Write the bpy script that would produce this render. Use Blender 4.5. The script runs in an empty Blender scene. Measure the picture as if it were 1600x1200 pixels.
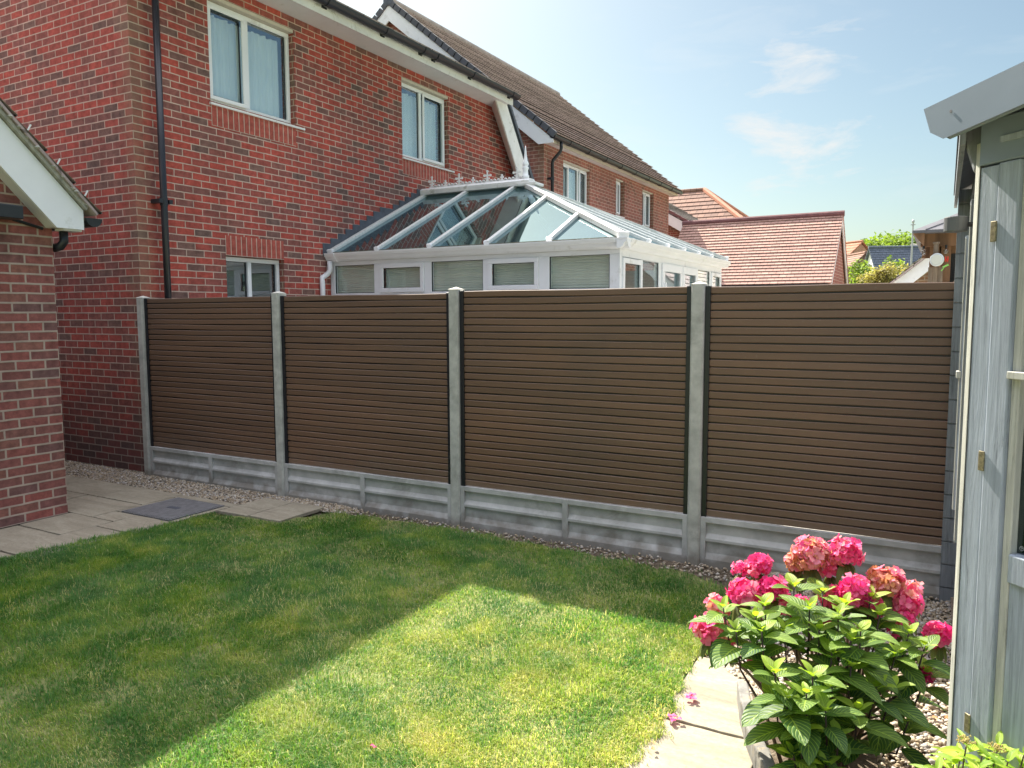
import bpy, math, random
import numpy as np
from mathutils import Vector, Matrix
random.seed(7)
scene = bpy.context.scene
col = scene.collection
R = math.radians

# ------------------------------------------------------------------ camera
cam_d = bpy.data.cameras.new('camera'); cam = bpy.data.objects.new('camera', cam_d); col.objects.link(cam)
cam_d.sensor_width = 36; cam_d.lens = 27.01; cam_d.clip_start = 0.05; cam_d.clip_end = 2000
CAM = Vector((7.0333, -4.9454, 1.6309))
def cam_axes(yaw, pitch, roll):
    cy, sy, cp, sp = math.cos(yaw), math.sin(yaw), math.cos(pitch), math.sin(pitch)
    f = Vector((sy*cp, cy*cp, sp)); r = Vector((cy, -sy, 0)); u = r.cross(f)
    c, s = math.cos(roll), math.sin(roll)
    return r*c+u*s, u*c-r*s, f
cr, cu, cf = cam_axes(-0.5131565, -0.0915232, -0.0031237)
cam.matrix_world = Matrix(((cr.x, cu.x, -cf.x, CAM.x), (cr.y, cu.y, -cf.y, CAM.y), (cr.z, cu.z, -cf.z, CAM.z), (0, 0, 0, 1)))
scene.camera = cam

# ------------------------------------------------------------------ light
TO_SUN = Vector((-0.763, 0.636, 1.0)).normalized()
EL = math.asin(TO_SUN.z); AZ = math.atan2(TO_SUN.x, TO_SUN.y)
world = bpy.data.worlds.new('World'); scene.world = world; world.use_nodes = True
wn = world.node_tree; wn.nodes.clear()
wo = wn.nodes.new('ShaderNodeOutputWorld'); bg = wn.nodes.new('ShaderNodeBackground')
sky = wn.nodes.new('ShaderNodeTexSky'); sky.sky_type = 'NISHITA'; sky.sun_disc = False
sky.sun_elevation = EL; sky.sun_rotation = AZ; sky.air_density = 1.0; sky.dust_density = 1.7; sky.ozone_density = 1.3
bg.inputs[1].default_value = 0.042
tc = wn.nodes.new('ShaderNodeTexCoord'); mp = wn.nodes.new('ShaderNodeMapping')
mp.inputs['Scale'].default_value = (4.5, 4.5, 16.0); mp.inputs['Location'].default_value = (0.35, 1.1, 0.3)
nz = wn.nodes.new('ShaderNodeTexNoise'); nz.inputs['Scale'].default_value = 1.6; nz.inputs['Detail'].default_value = 7; nz.inputs['Roughness'].default_value = .6; nz.inputs['Distortion'].default_value = .6
cr_ = wn.nodes.new('ShaderNodeValToRGB'); cr_.color_ramp.elements[0].position = .55; cr_.color_ramp.elements[1].position = .72
cr_.color_ramp.elements[1].color = (.14, .14, .14, 1)
mx = wn.nodes.new('ShaderNodeMixRGB'); mx.inputs[2].default_value = (7.4, 7.5, 7.4, 1)
# bright sky veil added overhead, out of view, for fill light
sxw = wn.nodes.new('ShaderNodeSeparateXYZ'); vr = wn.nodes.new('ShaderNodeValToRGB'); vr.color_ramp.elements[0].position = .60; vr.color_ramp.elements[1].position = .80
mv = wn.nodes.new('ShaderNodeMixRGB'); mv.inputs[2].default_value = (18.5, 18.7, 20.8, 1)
L = wn.links.new
L(tc.outputs['Generated'], mp.inputs[0]); L(mp.outputs[0], nz.inputs[0]); L(nz.outputs[0], cr_.inputs[0]); L(cr_.outputs[0], mx.inputs[0])
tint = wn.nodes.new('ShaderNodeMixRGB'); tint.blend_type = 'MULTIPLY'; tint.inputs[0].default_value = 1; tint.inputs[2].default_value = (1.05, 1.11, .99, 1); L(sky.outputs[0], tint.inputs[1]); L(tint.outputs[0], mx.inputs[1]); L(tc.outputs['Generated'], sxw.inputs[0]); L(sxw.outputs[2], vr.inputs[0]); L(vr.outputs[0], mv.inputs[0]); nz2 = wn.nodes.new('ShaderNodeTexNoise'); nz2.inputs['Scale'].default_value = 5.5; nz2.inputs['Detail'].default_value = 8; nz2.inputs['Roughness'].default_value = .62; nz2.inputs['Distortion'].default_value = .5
mp2 = wn.nodes.new('ShaderNodeMapping'); mp2.inputs['Scale'].default_value = (1.6, 1.6, 5.0); L(tc.outputs['Generated'], mp2.inputs[0]); L(mp2.outputs[0], nz2.inputs[0])
dst = wn.nodes.new('ShaderNodeVectorMath'); dst.operation = 'DISTANCE'; dst.inputs[1].default_value = (-.155, .962, .222); L(tc.outputs['Generated'], dst.inputs[0])
fal = wn.nodes.new('ShaderNodeMapRange'); fal.inputs['From Min'].default_value = .04; fal.inputs['From Max'].default_value = .17; fal.inputs['To Min'].default_value = .16; fal.inputs['To Max'].default_value = -.25; L(dst.outputs['Value'], fal.inputs['Value'])
ad2 = wn.nodes.new('ShaderNodeMath'); ad2.operation = 'ADD'; L(nz2.outputs[0], ad2.inputs[0]); L(fal.outputs[0], ad2.inputs[1])
cr2 = wn.nodes.new('ShaderNodeValToRGB'); cr2.color_ramp.elements[0].position = .58; cr2.color_ramp.elements[1].position = .78; cr2.color_ramp.elements[1].color = (.75, .75, .75, 1); L(ad2.outputs[0], cr2.inputs[0])
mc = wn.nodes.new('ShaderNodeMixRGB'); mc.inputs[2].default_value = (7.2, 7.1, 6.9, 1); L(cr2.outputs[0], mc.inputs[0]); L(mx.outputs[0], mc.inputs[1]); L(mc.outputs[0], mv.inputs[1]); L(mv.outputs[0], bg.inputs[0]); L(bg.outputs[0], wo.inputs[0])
sun_d = bpy.data.lights.new('sun', 'SUN'); sun_d.energy = 4.5; sun_d.angle = R(.53); sun_d.color = (1, .93, .80)
sun = bpy.data.objects.new('sun', sun_d); col.objects.link(sun); sun.rotation_mode = 'QUATERNION'; sun.rotation_quaternion = TO_SUN.to_track_quat('Z', 'Y')
scene.view_settings.view_transform = 'Standard'; scene.view_settings.look = 'None'; scene.view_settings.exposure = 1.65; scene.view_settings.gamma = 1
scene.view_settings.use_curve_mapping = False
scene.cycles.max_bounces = 8; scene.cycles.transparent_max_bounces = 16

# ------------------------------------------------------------------ material helpers
MATS = {}
class NT:
    def __init__(s, name):
        s.m = bpy.data.materials.new(name); s.m.use_nodes = True; s.n = s.m.node_tree.nodes; s.l = s.m.node_tree.links
        s.p = s.n['Principled BSDF']; s.out = s.n['Material Output']; MATS[name] = s.m
    def new(s, t, **k):
        nd = s.n.new(t)
        for a, b in k.items():
            if a.startswith('i_'):
                key = a[2:]; key = int(key) if key.isdigit() else key.replace('_', ' ')
                nd.inputs[key].default_value = b
            else: setattr(nd, a, b)
        return nd
    def link(s, a, b): s.l.new(a, b)
    def noise(s, scale, detail=4, rough=.55, vec=None, dist=0):
        nd = s.new('ShaderNodeTexNoise', i_Scale=scale, i_Detail=detail, i_Roughness=rough, i_Distortion=dist)
        if vec is not None: s.link(vec, nd.inputs['Vector'])
        return nd.outputs['Fac']
    def ramp(s, fac, stops):
        nd = s.new('ShaderNodeValToRGB'); e = nd.color_ramp.elements
        while len(e) < len(stops): e.new(.5)
        for i, (p, c) in enumerate(stops):
            e[i].position = p; e[i].color = (c[0], c[1], c[2], 1) if not isinstance(c, (int, float)) else (c, c, c, 1)
        s.link(fac, nd.inputs[0]); return nd.outputs[0]
    def mix(s, fac, a, b, mode='MIX'):
        nd = s.new('ShaderNodeMixRGB', blend_type=mode)
        for v, i in ((fac, 0), (a, 1), (b, 2)):
            if hasattr(v, 'links'): s.link(v, nd.inputs[i])
            else: nd.inputs[i].default_value = v if i == 0 else (v[0], v[1], v[2], 1)
        return nd.outputs[0]
    def math(s, op, a, b=0.0):
        nd = s.new('ShaderNodeMath', operation=op)
        for v, i in ((a, 0), (b, 1)):
            if hasattr(v, 'links'): s.link(v, nd.inputs[i])
            else: nd.inputs[i].default_value = v
        return nd.outputs[0]
    def bump(s, h, strength=.3, dist=.01):
        nd = s.new('ShaderNodeBump', i_Strength=strength, i_Distance=dist); s.link(h, nd.inputs['Height']); s.link(nd.outputs[0], s.p.inputs['Normal'])
    def obj(s): return s.new('ShaderNodeTexCoord').outputs['Object']
    def uv(s): return s.new('ShaderNodeTexCoord').outputs['UV']
    def geo(s): return s.new('ShaderNodeNewGeometry').outputs['Position']
    def base(s, c):
        if hasattr(c, 'links'): s.link(c, s.p.inputs['Base Color'])
        else: s.p.inputs['Base Color'].default_value = (c[0], c[1], c[2], 1)
def P_(nt, rough=None, metal=None, spec=None):
    if rough is not None: nt.p.inputs['Roughness'].default_value = rough
    if metal is not None: nt.p.inputs['Metallic'].default_value = metal
    if spec is not None: nt.p.inputs['Specular IOR Level'].default_value = spec

def simple(name, c, rough=.5, var=.12, scale=6, metal=0, spec=.5, bump=0, stretch=None, dirt=None):
    t = NT(name); v = t.geo()
    if stretch:
        m = t.new('ShaderNodeMapping'); m.inputs['Scale'].default_value = stretch; t.link(v, m.inputs[0]); v = m.outputs[0]
    n = t.noise(scale, 6, .6, v)
    lo = tuple(x*(1-var) for x in c); hi = tuple(min(1, x*(1+var)) for x in c)
    cc = t.ramp(n, [(.3, lo), (.7, hi)])
    if dirt:
        d = t.ramp(t.noise(dirt[1], 8, .7, t.geo(), .5), [(dirt[2], 0), (dirt[2]+.15, 1)])
        cc = t.mix(d, cc, dirt[0])
    t.base(cc); P_(t, rough, metal, spec)
    if bump: t.bump(n, bump, .005)
    return t.m

def brick_mat(name, reds, mortar=(.50, .37, .30), bw=.225, bh=.075, ms=.0085, tint=1, stain=None, damp_shade=False, white=False, off=.5):
    t = NT(name); uv = t.uv()
    wob = t.new('ShaderNodeTexNoise', i_Scale=9, i_Detail=2)
    t.link(uv, wob.inputs['Vector'])
    sub = t.new('ShaderNodeVectorMath', operation='SUBTRACT'); sub.inputs[1].default_value = (.5, .5, .5); t.link(wob.outputs['Color'], sub.inputs[0])
    sc = t.new('ShaderNodeVectorMath', operation='SCALE'); sc.inputs['Scale'].default_value = .007; t.link(sub.outputs[0], sc.inputs[0])
    ad = t.new('ShaderNodeVectorMath', operation='ADD'); t.link(uv, ad.inputs[0]); t.link(sc.outputs[0], ad.inputs[1])
    b = t.new('ShaderNodeTexBrick', offset=off, squash=1); t.link(ad.outputs[0], b.inputs['Vector'])
    b.inputs['Color1'].default_value = (0, 0, 0, 1); b.inputs['Color2'].default_value = (1, 1, 1, 1); b.inputs['Mortar'].default_value = (.5, .5, .5, 1)
    b.inputs['Scale'].default_value = 1; b.inputs['Mortar Size'].default_value = ms; b.inputs['Mortar Smooth'].default_value = .25
    b.inputs['Brick Width'].default_value = bw; b.inputs['Row Height'].default_value = bh
    n = len(reds)
    tone = t.ramp(b.outputs['Color'], [(i/(n-1), r) for i, r in enumerate(reds)])
    fine = t.noise(38, 6, .7, uv); big = t.noise(.7, 3, .5, uv); mid = t.noise(14, 4, .6, uv)
    tone = t.mix(.75, tone, t.ramp(mid, [(.3, .62), (.7, 1.25)]), 'MULTIPLY')
    tone = t.mix(.5, tone, t.ramp(fine, [(.25, .55), (.75, 1.35)]), 'MULTIPLY')
    mort = t.mix(.6, mortar, t.ramp(t.noise(5, 5, .6, uv), [(.3, .7), (.7, 1.15)]), 'MULTIPLY')
    c = t.mix(b.outputs['Fac'], tone, mort)
    c = t.mix(.6, c, t.ramp(big, [(.3, .78), (.7, 1.12)]), 'MULTIPLY')
    sm = t.new('ShaderNodeMapping'); sm.inputs['Scale'].default_value = (7, .55, 1); t.link(uv, sm.inputs[0])
    c = t.mix(.55, c, t.ramp(t.noise(1.0, 6, .65, sm.outputs[0], .3), [(.32, .68), (.55, 1.0), (.72, 1.14)]), 'MULTIPLY')   # water streaks
    if stain:   # olive algae staining down the quoin: band in u around 0
        sx = t.new('ShaderNodeSeparateXYZ'); t.link(uv, sx.inputs[0])
        d = t.math('ABSOLUTE', sx.outputs[0]); nn = t.noise(3.5, 5, .7, uv)
        m = t.math('SUBTRACT', t.math('ADD', t.math('MULTIPLY', nn, .50), -.03), d)
        m = t.ramp(t.math('MULTIPLY', m, 3.0), [(.0, 0), (.55, .45)])
        c = t.mix(m, c, t.mix(b.outputs['Fac'], stain, (.36, .30, .20)))
    if damp_shade:    # damp staining plus passage shade, both painted into the lower brick
        sx = t.new('ShaderNodeSeparateXYZ'); t.link(t.geo(), sx.inputs[0])
        m = t.math('SUBTRACT', t.math('ADD', t.math('MULTIPLY', t.noise(2.5, 5, .6, uv), 1.2), .45), sx.outputs[2])
        m = t.ramp(t.math('MULTIPLY', m, 1.1), [(.0, 0), (1.0, .6)])
        c = t.mix(m, c, t.mix(b.outputs['Fac'], (.075, .055, .058), (.17, .15, .14)))
    if white:   # efflorescence / spalled bricks
        m = t.ramp(t.noise(2.3, 8, .75, uv, .8), [(.64, 0), (.70, .6)])
        c = t.mix(m, c, (.55, .45, .42))
    if tint != 1: c = t.mix(1.0, c, (tint, tint, tint), 'MULTIPLY')
    t.base(c); P_(t, .88, spec=.25)
    h = t.math('SUBTRACT', t.math('MULTIPLY', fine, .35), b.outputs['Fac'])
    t.bump(h, .55, .006)
    return t.m

M = {}
M['brick'] = brick_mat('red_brick', [(.17, .105, .09), (.27, .10, .085), (.37, .088, .07), (.42, .092, .07), (.31, .088, .07), (.20, .12, .10)], mortar=(.52, .39, .32), stain=(.20, .15, .105), tint=1.02, damp_shade=True, ms=.0065)
M['brick_side'] = brick_mat('red_brick_side', [(.17, .11, .095), (.29, .10, .085), (.42, .088, .068), (.47, .092, .068), (.36, .088, .07), (.21, .125, .105)], mortar=(.56, .42, .35), stain=(.22, .16, .11), ms=.0065, tint=1.02)
M['brick2'] = brick_mat('orange_red_brick', [(.27, .135, .105), (.36, .15, .115), (.40, .155, .12), (.31, .14, .105)], mortar=(.54, .40, .32), stain=(.26, .19, .12), ms=.007, tint=1.0)
M['brick3'] = brick_mat('garage_brick', [(.20, .11, .10), (.29, .11, .095), (.35, .115, .095), (.24, .11, .095), (.33, .14, .105)], mortar=(.48, .37, .30), ms=.0085, tint=1.0)
M['brick4'] = brick_mat('buff_brick', [(.30, .18, .11), (.38, .22, .13), (.26, .14, .09)], mortar=(.46, .38, .30))
M['soldier'] = brick_mat('soldier_brick', [(.42, .105, .08), (.50, .12, .09), (.45, .11, .085)], bw=.235, bh=.075, mortar=(.62, .48, .40), off=0, ms=.0065)
M['upvc'] = simple('white_upvc', (.84, .855, .88), .32, .04, 3, dirt=((.50, .50, .46), 2.2, .60))
M['upvc_dirty'] = simple('weathered_white_upvc', (.78, .78, .77), .4, .08, 4, dirt=((.42, .42, .36), 7, .56))
M['soffit'] = simple('white_soffit', (.72, .72, .72), .5, .05, 4, dirt=((.5, .48, .4), 5, .6))
M['black_pl'] = simple('black_plastic', (.018, .020, .026), .35, .2, 5)
M['lead'] = simple('lead_sheet', (.075, .085, .105), .55, .35, 9, bump=.3)
M['dark'] = simple('dark_interior', (.03, .03, .03), .8)
M['room'] = simple('room_plaster', (.42, .40, .37), .9)
M['white_cloth'] = simple('curtain_cloth', (.86, .90, .90), .8, .10, 5, stretch=(18, 18, .4))
M['blind'] = simple('pleated_blind', (.66, .68, .60), .8, .08, 4)
M['concrete'] = simple('cast_concrete', (.44, .435, .40), .9, .22, 11, bump=.5, dirt=((.30, .295, .265), 3.2, .54))
M['board_con'] = simple('gravel_board_concrete', (.46, .455, .44), .88, .25, 5, bump=.4, dirt=((.32, .31, .29), 2.6, .52))
for nm_ in ('concrete', 'board_con'):
    mt_ = M[nm_]; nt_ = mt_.node_tree; bs_ = nt_.nodes['Principled BSDF']; src_ = bs_.inputs['Base Color'].links[0].from_socket
    ge_ = nt_.nodes.new('ShaderNodeNewGeometry'); sp_ = nt_.nodes.new('ShaderNodeSeparateXYZ'); nt_.links.new(ge_.outputs['Position'], sp_.inputs[0])
    no_ = nt_.nodes.new('ShaderNodeTexNoise'); no_.inputs['Scale'].default_value = 9; no_.inputs['Detail'].default_value = 8; nt_.links.new(ge_.outputs['Position'], no_.inputs['Vector'])
    m1_ = nt_.nodes.new('ShaderNodeMath'); m1_.operation = 'MULTIPLY_ADD'; m1_.inputs[1].default_value = .30; m1_.inputs[2].default_value = -.05; nt_.links.new(no_.outputs['Fac'], m1_.inputs[0])
    m2_ = nt_.nodes.new('ShaderNodeMath'); m2_.operation = 'SUBTRACT'; nt_.links.new(m1_.outputs[0], m2_.inputs[0]); nt_.links.new(sp_.outputs[2], m2_.inputs[1])
    ra_ = nt_.nodes.new('ShaderNodeValToRGB'); ra_.color_ramp.elements[0].position = 0; ra_.color_ramp.elements[1].position = .09; ra_.color_ramp.elements[1].color = (.7, .7, .7, 1); nt_.links.new(m2_.outputs[0], ra_.inputs[0])
    mi_ = nt_.nodes.new('ShaderNodeMixRGB'); mi_.inputs[2].default_value = (.17, .145, .11, 1); nt_.links.new(ra_.outputs[0], mi_.inputs[0]); nt_.links.new(src_, mi_.inputs[1]); nt_.links.new(mi_.outputs[0], bs_.inputs['Base Color'])
M['cap'] = simple('pale_concrete', (.55, .53, .46), .9, .15, 25, bump=.3)
M['alu_black'] = simple('black_aluminium', (.012, .013, .018), .35, .1)
M['mortar'] = simple('mortar_verge', (.35, .34, .30), .95, .35, 20, bump=.6)
M['roof_white'] = simple('chalky_roof_bar', (.62, .63, .60), .45, .12, 25, dirt=((.30, .31, .26), 30, .56))
M['moss'] = simple('mossy_edge', (.10, .10, .07), .95, .6, 40, bump=.6, dirt=((.5, .5, .42), 45, .55))
M['brass'] = simple('dull_brass', (.30, .26, .16), .5, .5, 90, metal=.5)
M['wood'] = simple('stained_timber', (.21, .11, .055), .7, .45, 7, stretch=(1, 1, .12), bump=.3)
M['wood_old'] = simple('old_grey_timber', (.22, .165, .12), .85, .5, 9, stretch=(4, 4, .25), bump=.5)
M['shingle'] = simple('grey_shingle', (.13, .13, .145), .85, .2, 12)
M['lamp_grey'] = simple('grey_metal_lamp', (.12, .125, .13), .45, .08)
M['clip_white'] = simple('clip_plastic', (.7, .7, .7), .4)
M['screw'] = simple('screw_steel', (.4, .4, .4), .35, metal=.8)

# slats of brown composite with per-slat tone
t = NT('brown_composite_slat'); g = t.geo(); sx = t.new('ShaderNodeSeparateXYZ'); t.link(g, sx.inputs[0])
k = t.math('FLOOR', t.math('DIVIDE', sx.outputs[2], .05152)); w = t.new('ShaderNodeTexWhiteNoise', noise_dimensions='1D'); t.link(k, w.inputs['W'])
mm = t.new('ShaderNodeMapping'); mm.inputs['Scale'].default_value = (1.2, 1, 26); t.link(g, mm.inputs[0])
n1 = t.noise(1.6, 4, .6, mm.outputs[0])
c = t.mix(t.ramp(t.math('ADD', t.math('MULTIPLY', w.outputs[0], .5), t.math('MULTIPLY', n1, .5)), [(.2, 0), (.8, 1)]), (.132, .079, .051), (.184, .108, .070))
c = t.mix(.75, c, t.ramp(t.noise(.8, 4, .6, g), [(.3, (.82, .88, .95)), (.7, (1.18, 1.08, .98))]), 'MULTIPLY')
dz = t.math('SUBTRACT', t.math('ADD', t.math('MULTIPLY', t.noise(7, 6, .7, g), .55), .18), sx.outputs[2])
c = t.mix(t.ramp(dz, [(.0, 0), (.25, .30)]), c, (.22, .19, .155))
c = t.mix(t.ramp(t.noise(60, 4, .7, g), [(.60, 0), (.78, .22)]), c, (.32, .29, .25))
t.base(c); P_(t, .46, spec=.5)
mf = t.new('ShaderNodeMapping'); mf.inputs['Scale'].default_value = (4, 1, 400); t.link(g, mf.inputs[0]); t.bump(t.noise(3, 3, .6, mf.outputs[0]), .12, .002)
M['slat'] = t.m

def wood_paint(name, c, st=(30, 30, 1.9)):
    t = NT(name); v = t.obj(); m = t.new('ShaderNodeMapping'); m.inputs['Scale'].default_value = st; t.link(v, m.inputs[0])
    g = t.noise(1.0, 8, .72, m.outputs[0], 1.5)
    m2 = t.new('ShaderNodeMapping'); m2.inputs['Scale'].default_value = (9, 9, 2.2); t.link(v, m2.inputs[0])
    vo = t.new('ShaderNodeTexVoronoi', i_Scale=1.0); t.link(m2.outputs[0], vo.inputs['Vector'])
    knot = t.ramp(vo.outputs['Distance'], [(.04, 1), (.12, 0)])
    base = t.ramp(g, [(.34, tuple(x*.55 for x in c)), (.42, tuple(x*.9 for x in c)), (.52, c), (.62, tuple(min(1, x*1.18) for x in c)), (.72, tuple(x*.85 for x in c))])
    m3 = t.new('ShaderNodeMapping'); m3.inputs['Scale'].default_value = (st[0]*2.5, st[1]*2.5, st[2]*1.5); t.link(v, m3.inputs[0])
    base = t.mix(.6, base, t.ramp(t.noise(1.0, 6, .8, m3.outputs[0], .5), [(.35, .70), (.5, 1.0), (.7, 1.22)]), 'MULTIPLY')
    pt = t.noise(4, 5, .6, v); base = t.mix(.5, base, t.ramp(pt, [(.3, .8), (.7, 1.12)]), 'MULTIPLY')
    base = t.mix(t.math('MULTIPLY', knot, .35), base, tuple(x*.45 for x in c))
    t.base(base); P_(t, .62, spec=.35)
    t.bump(t.math('SUBTRACT', g, t.math('MULTIPLY', knot, .5)), .6, .004)
    return t.m
M['shed'] = wood_paint('grey_blue_painted_wood', (.345, .39, .455))
M['shed_lt'] = wood_paint('pale_wood_and_sunlit_edge', (.52, .52, .47))
M['shed_h'] = simple('grey_blue_painted_board', (.235, .285, .35), .55, .06, 5, bump=.05)
M['shed_dk'] = wood_paint('grey_shiplap_paint', (.22, .24, .26))

def glass(name, tint, refl=.3, rough=.0, opac=0.0, gc=(.90, .97, 1)):
    t = NT(name); t.n.remove(t.p)
    tr = t.new('ShaderNodeBsdfTransparent'); tr.inputs[0].default_value = (*tint, 1)
    gl = t.new('ShaderNodeBsdfGlossy'); gl.inputs['Roughness'].default_value = rough; gl.inputs[0].default_value = (*gc, 1)
    nn = t.noise(1.3, 2, .5, t.geo()); b = t.new('ShaderNodeBump', i_Strength=.05, i_Distance=.02); t.link(nn, b.inputs['Height']); t.link(b.outputs[0], gl.inputs['Normal'])
    ge = t.new('ShaderNodeNewGeometry'); dp_ = t.new('ShaderNodeVectorMath', operation='DOT_PRODUCT'); t.link(ge.outputs['Normal'], dp_.inputs[0]); t.link(ge.outputs['Incoming'], dp_.inputs[1])
    om = t.math('SUBTRACT', 1.0, t.math('ABSOLUTE', dp_.outputs['Value'])); f = t.math('ADD', t.math('MULTIPLY', t.math('POWER', om, 4.2), .9), refl)
    src = tr.outputs[0]
    if opac:
        df = t.new('ShaderNodeBsdfDiffuse'); df.inputs[0].default_value = (.055, .095, .095, 1); mo = t.new('ShaderNodeMixShader')
        t.link(t.ramp(t.noise(2.6, 6, .65, t.geo(), .4), [(.3, opac*.75), (.7, min(1, opac*1.3))]), mo.inputs[0]); t.link(src, mo.inputs[1]); t.link(df.outputs[0], mo.inputs[2]); src = mo.outputs[0]
    ms = t.new('ShaderNodeMixShader'); t.link(f, ms.inputs[0]); t.link(src, ms.inputs[1]); t.link(gl.outputs[0], ms.inputs[2])
    t.link(ms.outputs[0], t.out.inputs[0]); return t.m
M['glass'] = glass('window_glass', (.95, .98, .98), .20)
M['glass2'] = glass('clear_glass', (.95, .97, .96), .05)
M['roof_glass'] = glass('solar_control_glass', (.17, .27, .29), .17, opac=.42, gc=(.72, .92, 1))
M['dark_glass'] = glass('dark_door_glass', (.35, .42, .42), .08)

def tile_mat(name, cols, uw, mort=.012, rough=.85, lich=None):
    t = NT(name); uv = t.uv()
    b = t.new('ShaderNodeTexBrick', offset=.5); t.link(uv, b.inputs['Vector'])
    b.inputs['Color1'].default_value = (0, 0, 0, 1); b.inputs['Color2'].default_value = (1, 1, 1, 1); b.inputs['Mortar'].default_value = (.4, .4, .4, 1)
    b.inputs['Scale'].default_value = 1; b.inputs['Brick Width'].default_value = uw; b.inputs['Row Height'].default_value = 1.0
    b.inputs['Mortar Size'].default_value = mort; b.inputs['Mortar Smooth'].default_value = .1
    n = len(cols); c = t.ramp(b.outputs['Color'], [(i/(n-1), r) for i, r in enumerate(cols)])
    g = t.geo(); c = t.mix(.6, c, t.ramp(t.noise(6, 5, .65, g), [(.3, .75), (.7, 1.2)]), 'MULTIPLY')
    if lich: c = t.mix(t.ramp(t.noise(lich[1], 7, .7, g), [(.55, 0), (.7, .7)]), c, lich[0])
    c = t.mix(t.math('MULTIPLY', b.outputs['Fac'], .8), c, tuple(x*.3 for x in cols[0]))
    t.base(c); P_(t, rough, spec=.3); return t.m
M['tile_dark'] = tile_mat('brown_grey_roof_tile', [(.34, .275, .265), (.47, .385, .375), (.41, .33, .32)], .30, lich=((.42, .37, .32), 1.9))
M['tile_red'] = tile_mat('salmon_clay_tile', [(.42, .25, .20), (.49, .30, .24), (.45, .27, .215), (.52, .34, .27)], .168, .006)
M['tile_orange'] = tile_mat('orange_clay_tile', [(.36, .15, .09), (.42, .20, .12)], .3)
M['tile_brown'] = tile_mat('brown_clay_tile', [(.22, .13, .10), (.30, .17, .125)], .3)
M['tile_grey'] = tile_mat('grey_pantile', [(.22, .19, .175), (.30, .26, .24)], .25)
M['slate'] = tile_mat('blue_slate', [(.10, .12, .155), (.13, .15, .19)], .3)
M['tile_gap_shade'] = simple('underlap_shade', (.03, .025, .022), .95)  # near-black paints the shade under each tile lip
M['verge_tile'] = simple('dark_verge_tile', (.085, .09, .105), .8, .2, 8)
M['ridge_red'] = simple('red_ridge_tile', (.19, .085, .085), .8, .2, 8)
M['ridge_brown'] = simple('brown_ridge_tile', (.34, .29, .26), .85, .25, 6)
M['hip_orange'] = simple('orange_hip_tile', (.48, .20, .12), .8, .2, 8)
M['render'] = simple('white_render', (.75, .76, .78), .8, .05)
M['cream'] = simple('cream_sheet', (.55, .50, .42), .8, .1)

# grass blades, per-blade tone from a face attribute
t = NT('grass_blade'); a = t.new('ShaderNodeAttribute', attribute_name='tone')
c1 = t.ramp(a.outputs['Fac'], [(0, (.040, .135, .030)), (.35, (.085, .22, .040)), (.62, (.245, .335, .05)), (.82, (.47, .45, .15)), (1, (.68, .62, .36))])
big = t.noise(.9, 4, .6, t.geo()); c1 = t.mix(.8, c1, t.ramp(big, [(.3, (.82, .90, .86)), (.72, (1.15, 1.06, 1.0))]), 'MULTIPLY')
t.base(c1); P_(t, .5, spec=.4)
tl = t.new('ShaderNodeBsdfTranslucent'); ms = t.new('ShaderNodeMixShader'); ms.inputs[0].default_value = .42
br = t.mix(1.0, c1, (1.5, 1.6, .9), 'MULTIPLY'); t.link(br, tl.inputs[0]); t.link(t.p.outputs[0], ms.inputs[1]); t.link(tl.outputs[0], ms.inputs[2]); t.link(ms.outputs[0], t.out.inputs[0])
M['grass'] = t.m
t = NT('lawn_thatch'); g = t.geo(); c = t.ramp(t.noise(30, 8, .7, g), [(.3, (.10, .13, .045)), (.55, (.22, .23, .09)), (.75, (.36, .32, .17))])
t.base(c); P_(t, .95, spec=.1); t.bump(t.noise(90, 4, .6, g), .6, .01); M['thatch'] = t.m
t = NT('soil'); g = t.geo(); c = t.ramp(t.noise(34, 8, .75, g), [(.3, (.08, .06, .045)), (.55, (.19, .15, .11)), (.75, (.36, .31, .24))])
t.base(c); P_(t, .95, spec=.1); t.bump(t.noise(60, 5, .7, g), .9, .02); M['soil'] = t.m
t = NT('pebble'); a = t.new('ShaderNodeAttribute', attribute_name='tone')
c = t.ramp(a.outputs['Fac'], [(0, (.16, .13, .10)), (.25, (.30, .24, .17)), (.5, (.42, .33, .22)), (.75, (.50, .44, .36)), (.9, (.33, .30, .28)), (1, (.66, .62, .55))])
t.base(c); P_(t, .75, spec=.35); M['pebble'] = t.m
t = NT('sandstone_slab'); g = t.geo(); m1 = t.new('ShaderNodeMapping'); m1.inputs['Scale'].default_value = (1, 3.5, 1); m1.inputs['Rotation'].default_value = (0, 0, .6); t.link(g, m1.inputs[0])
n1 = t.noise(1.7, 7, .6, m1.outputs[0], 1.2); n2 = t.noise(40, 6, .7, g)
c = t.ramp(n1, [(.28, (.24, .21, .155)), (.48, (.315, .28, .21)), (.62, (.365, .328, .25)), (.75, (.335, .285, .205))])
c = t.mix(.5, c, t.ramp(n2, [(.25, .6), (.6, 1.1)]), 'MULTIPLY')
wv = t.ramp(t.noise(3.2, 3, .5, m1.outputs[0], 2.5), [(.47, 0), (.50, 1), (.53, 0)]); c = t.mix(t.math('MULTIPLY', wv, .35), c, (.22, .17, .12))
c = t.mix(t.ramp(t.noise(5, 6, .7, g), [(.60, 0), (.72, .4)]), c, (.12, .115, .085))
t.base(c); P_(t, .85, spec=.3); t.bump(t.math('ADD', n1, t.math('MULTIPLY', n2, .25)), .5, .012); M['slab'] = t.m
M['far_ground'] = simple('mown_ground', (.24, .27, .14), .95, .3, 1.5)
M['bounce_paving'] = simple('pale_bounce_paving', (.52, .49, .43), .9, .15, 4)
M['joint'] = simple('joint_mortar', (.085, .075, .06), .95, .3, 30)
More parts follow.
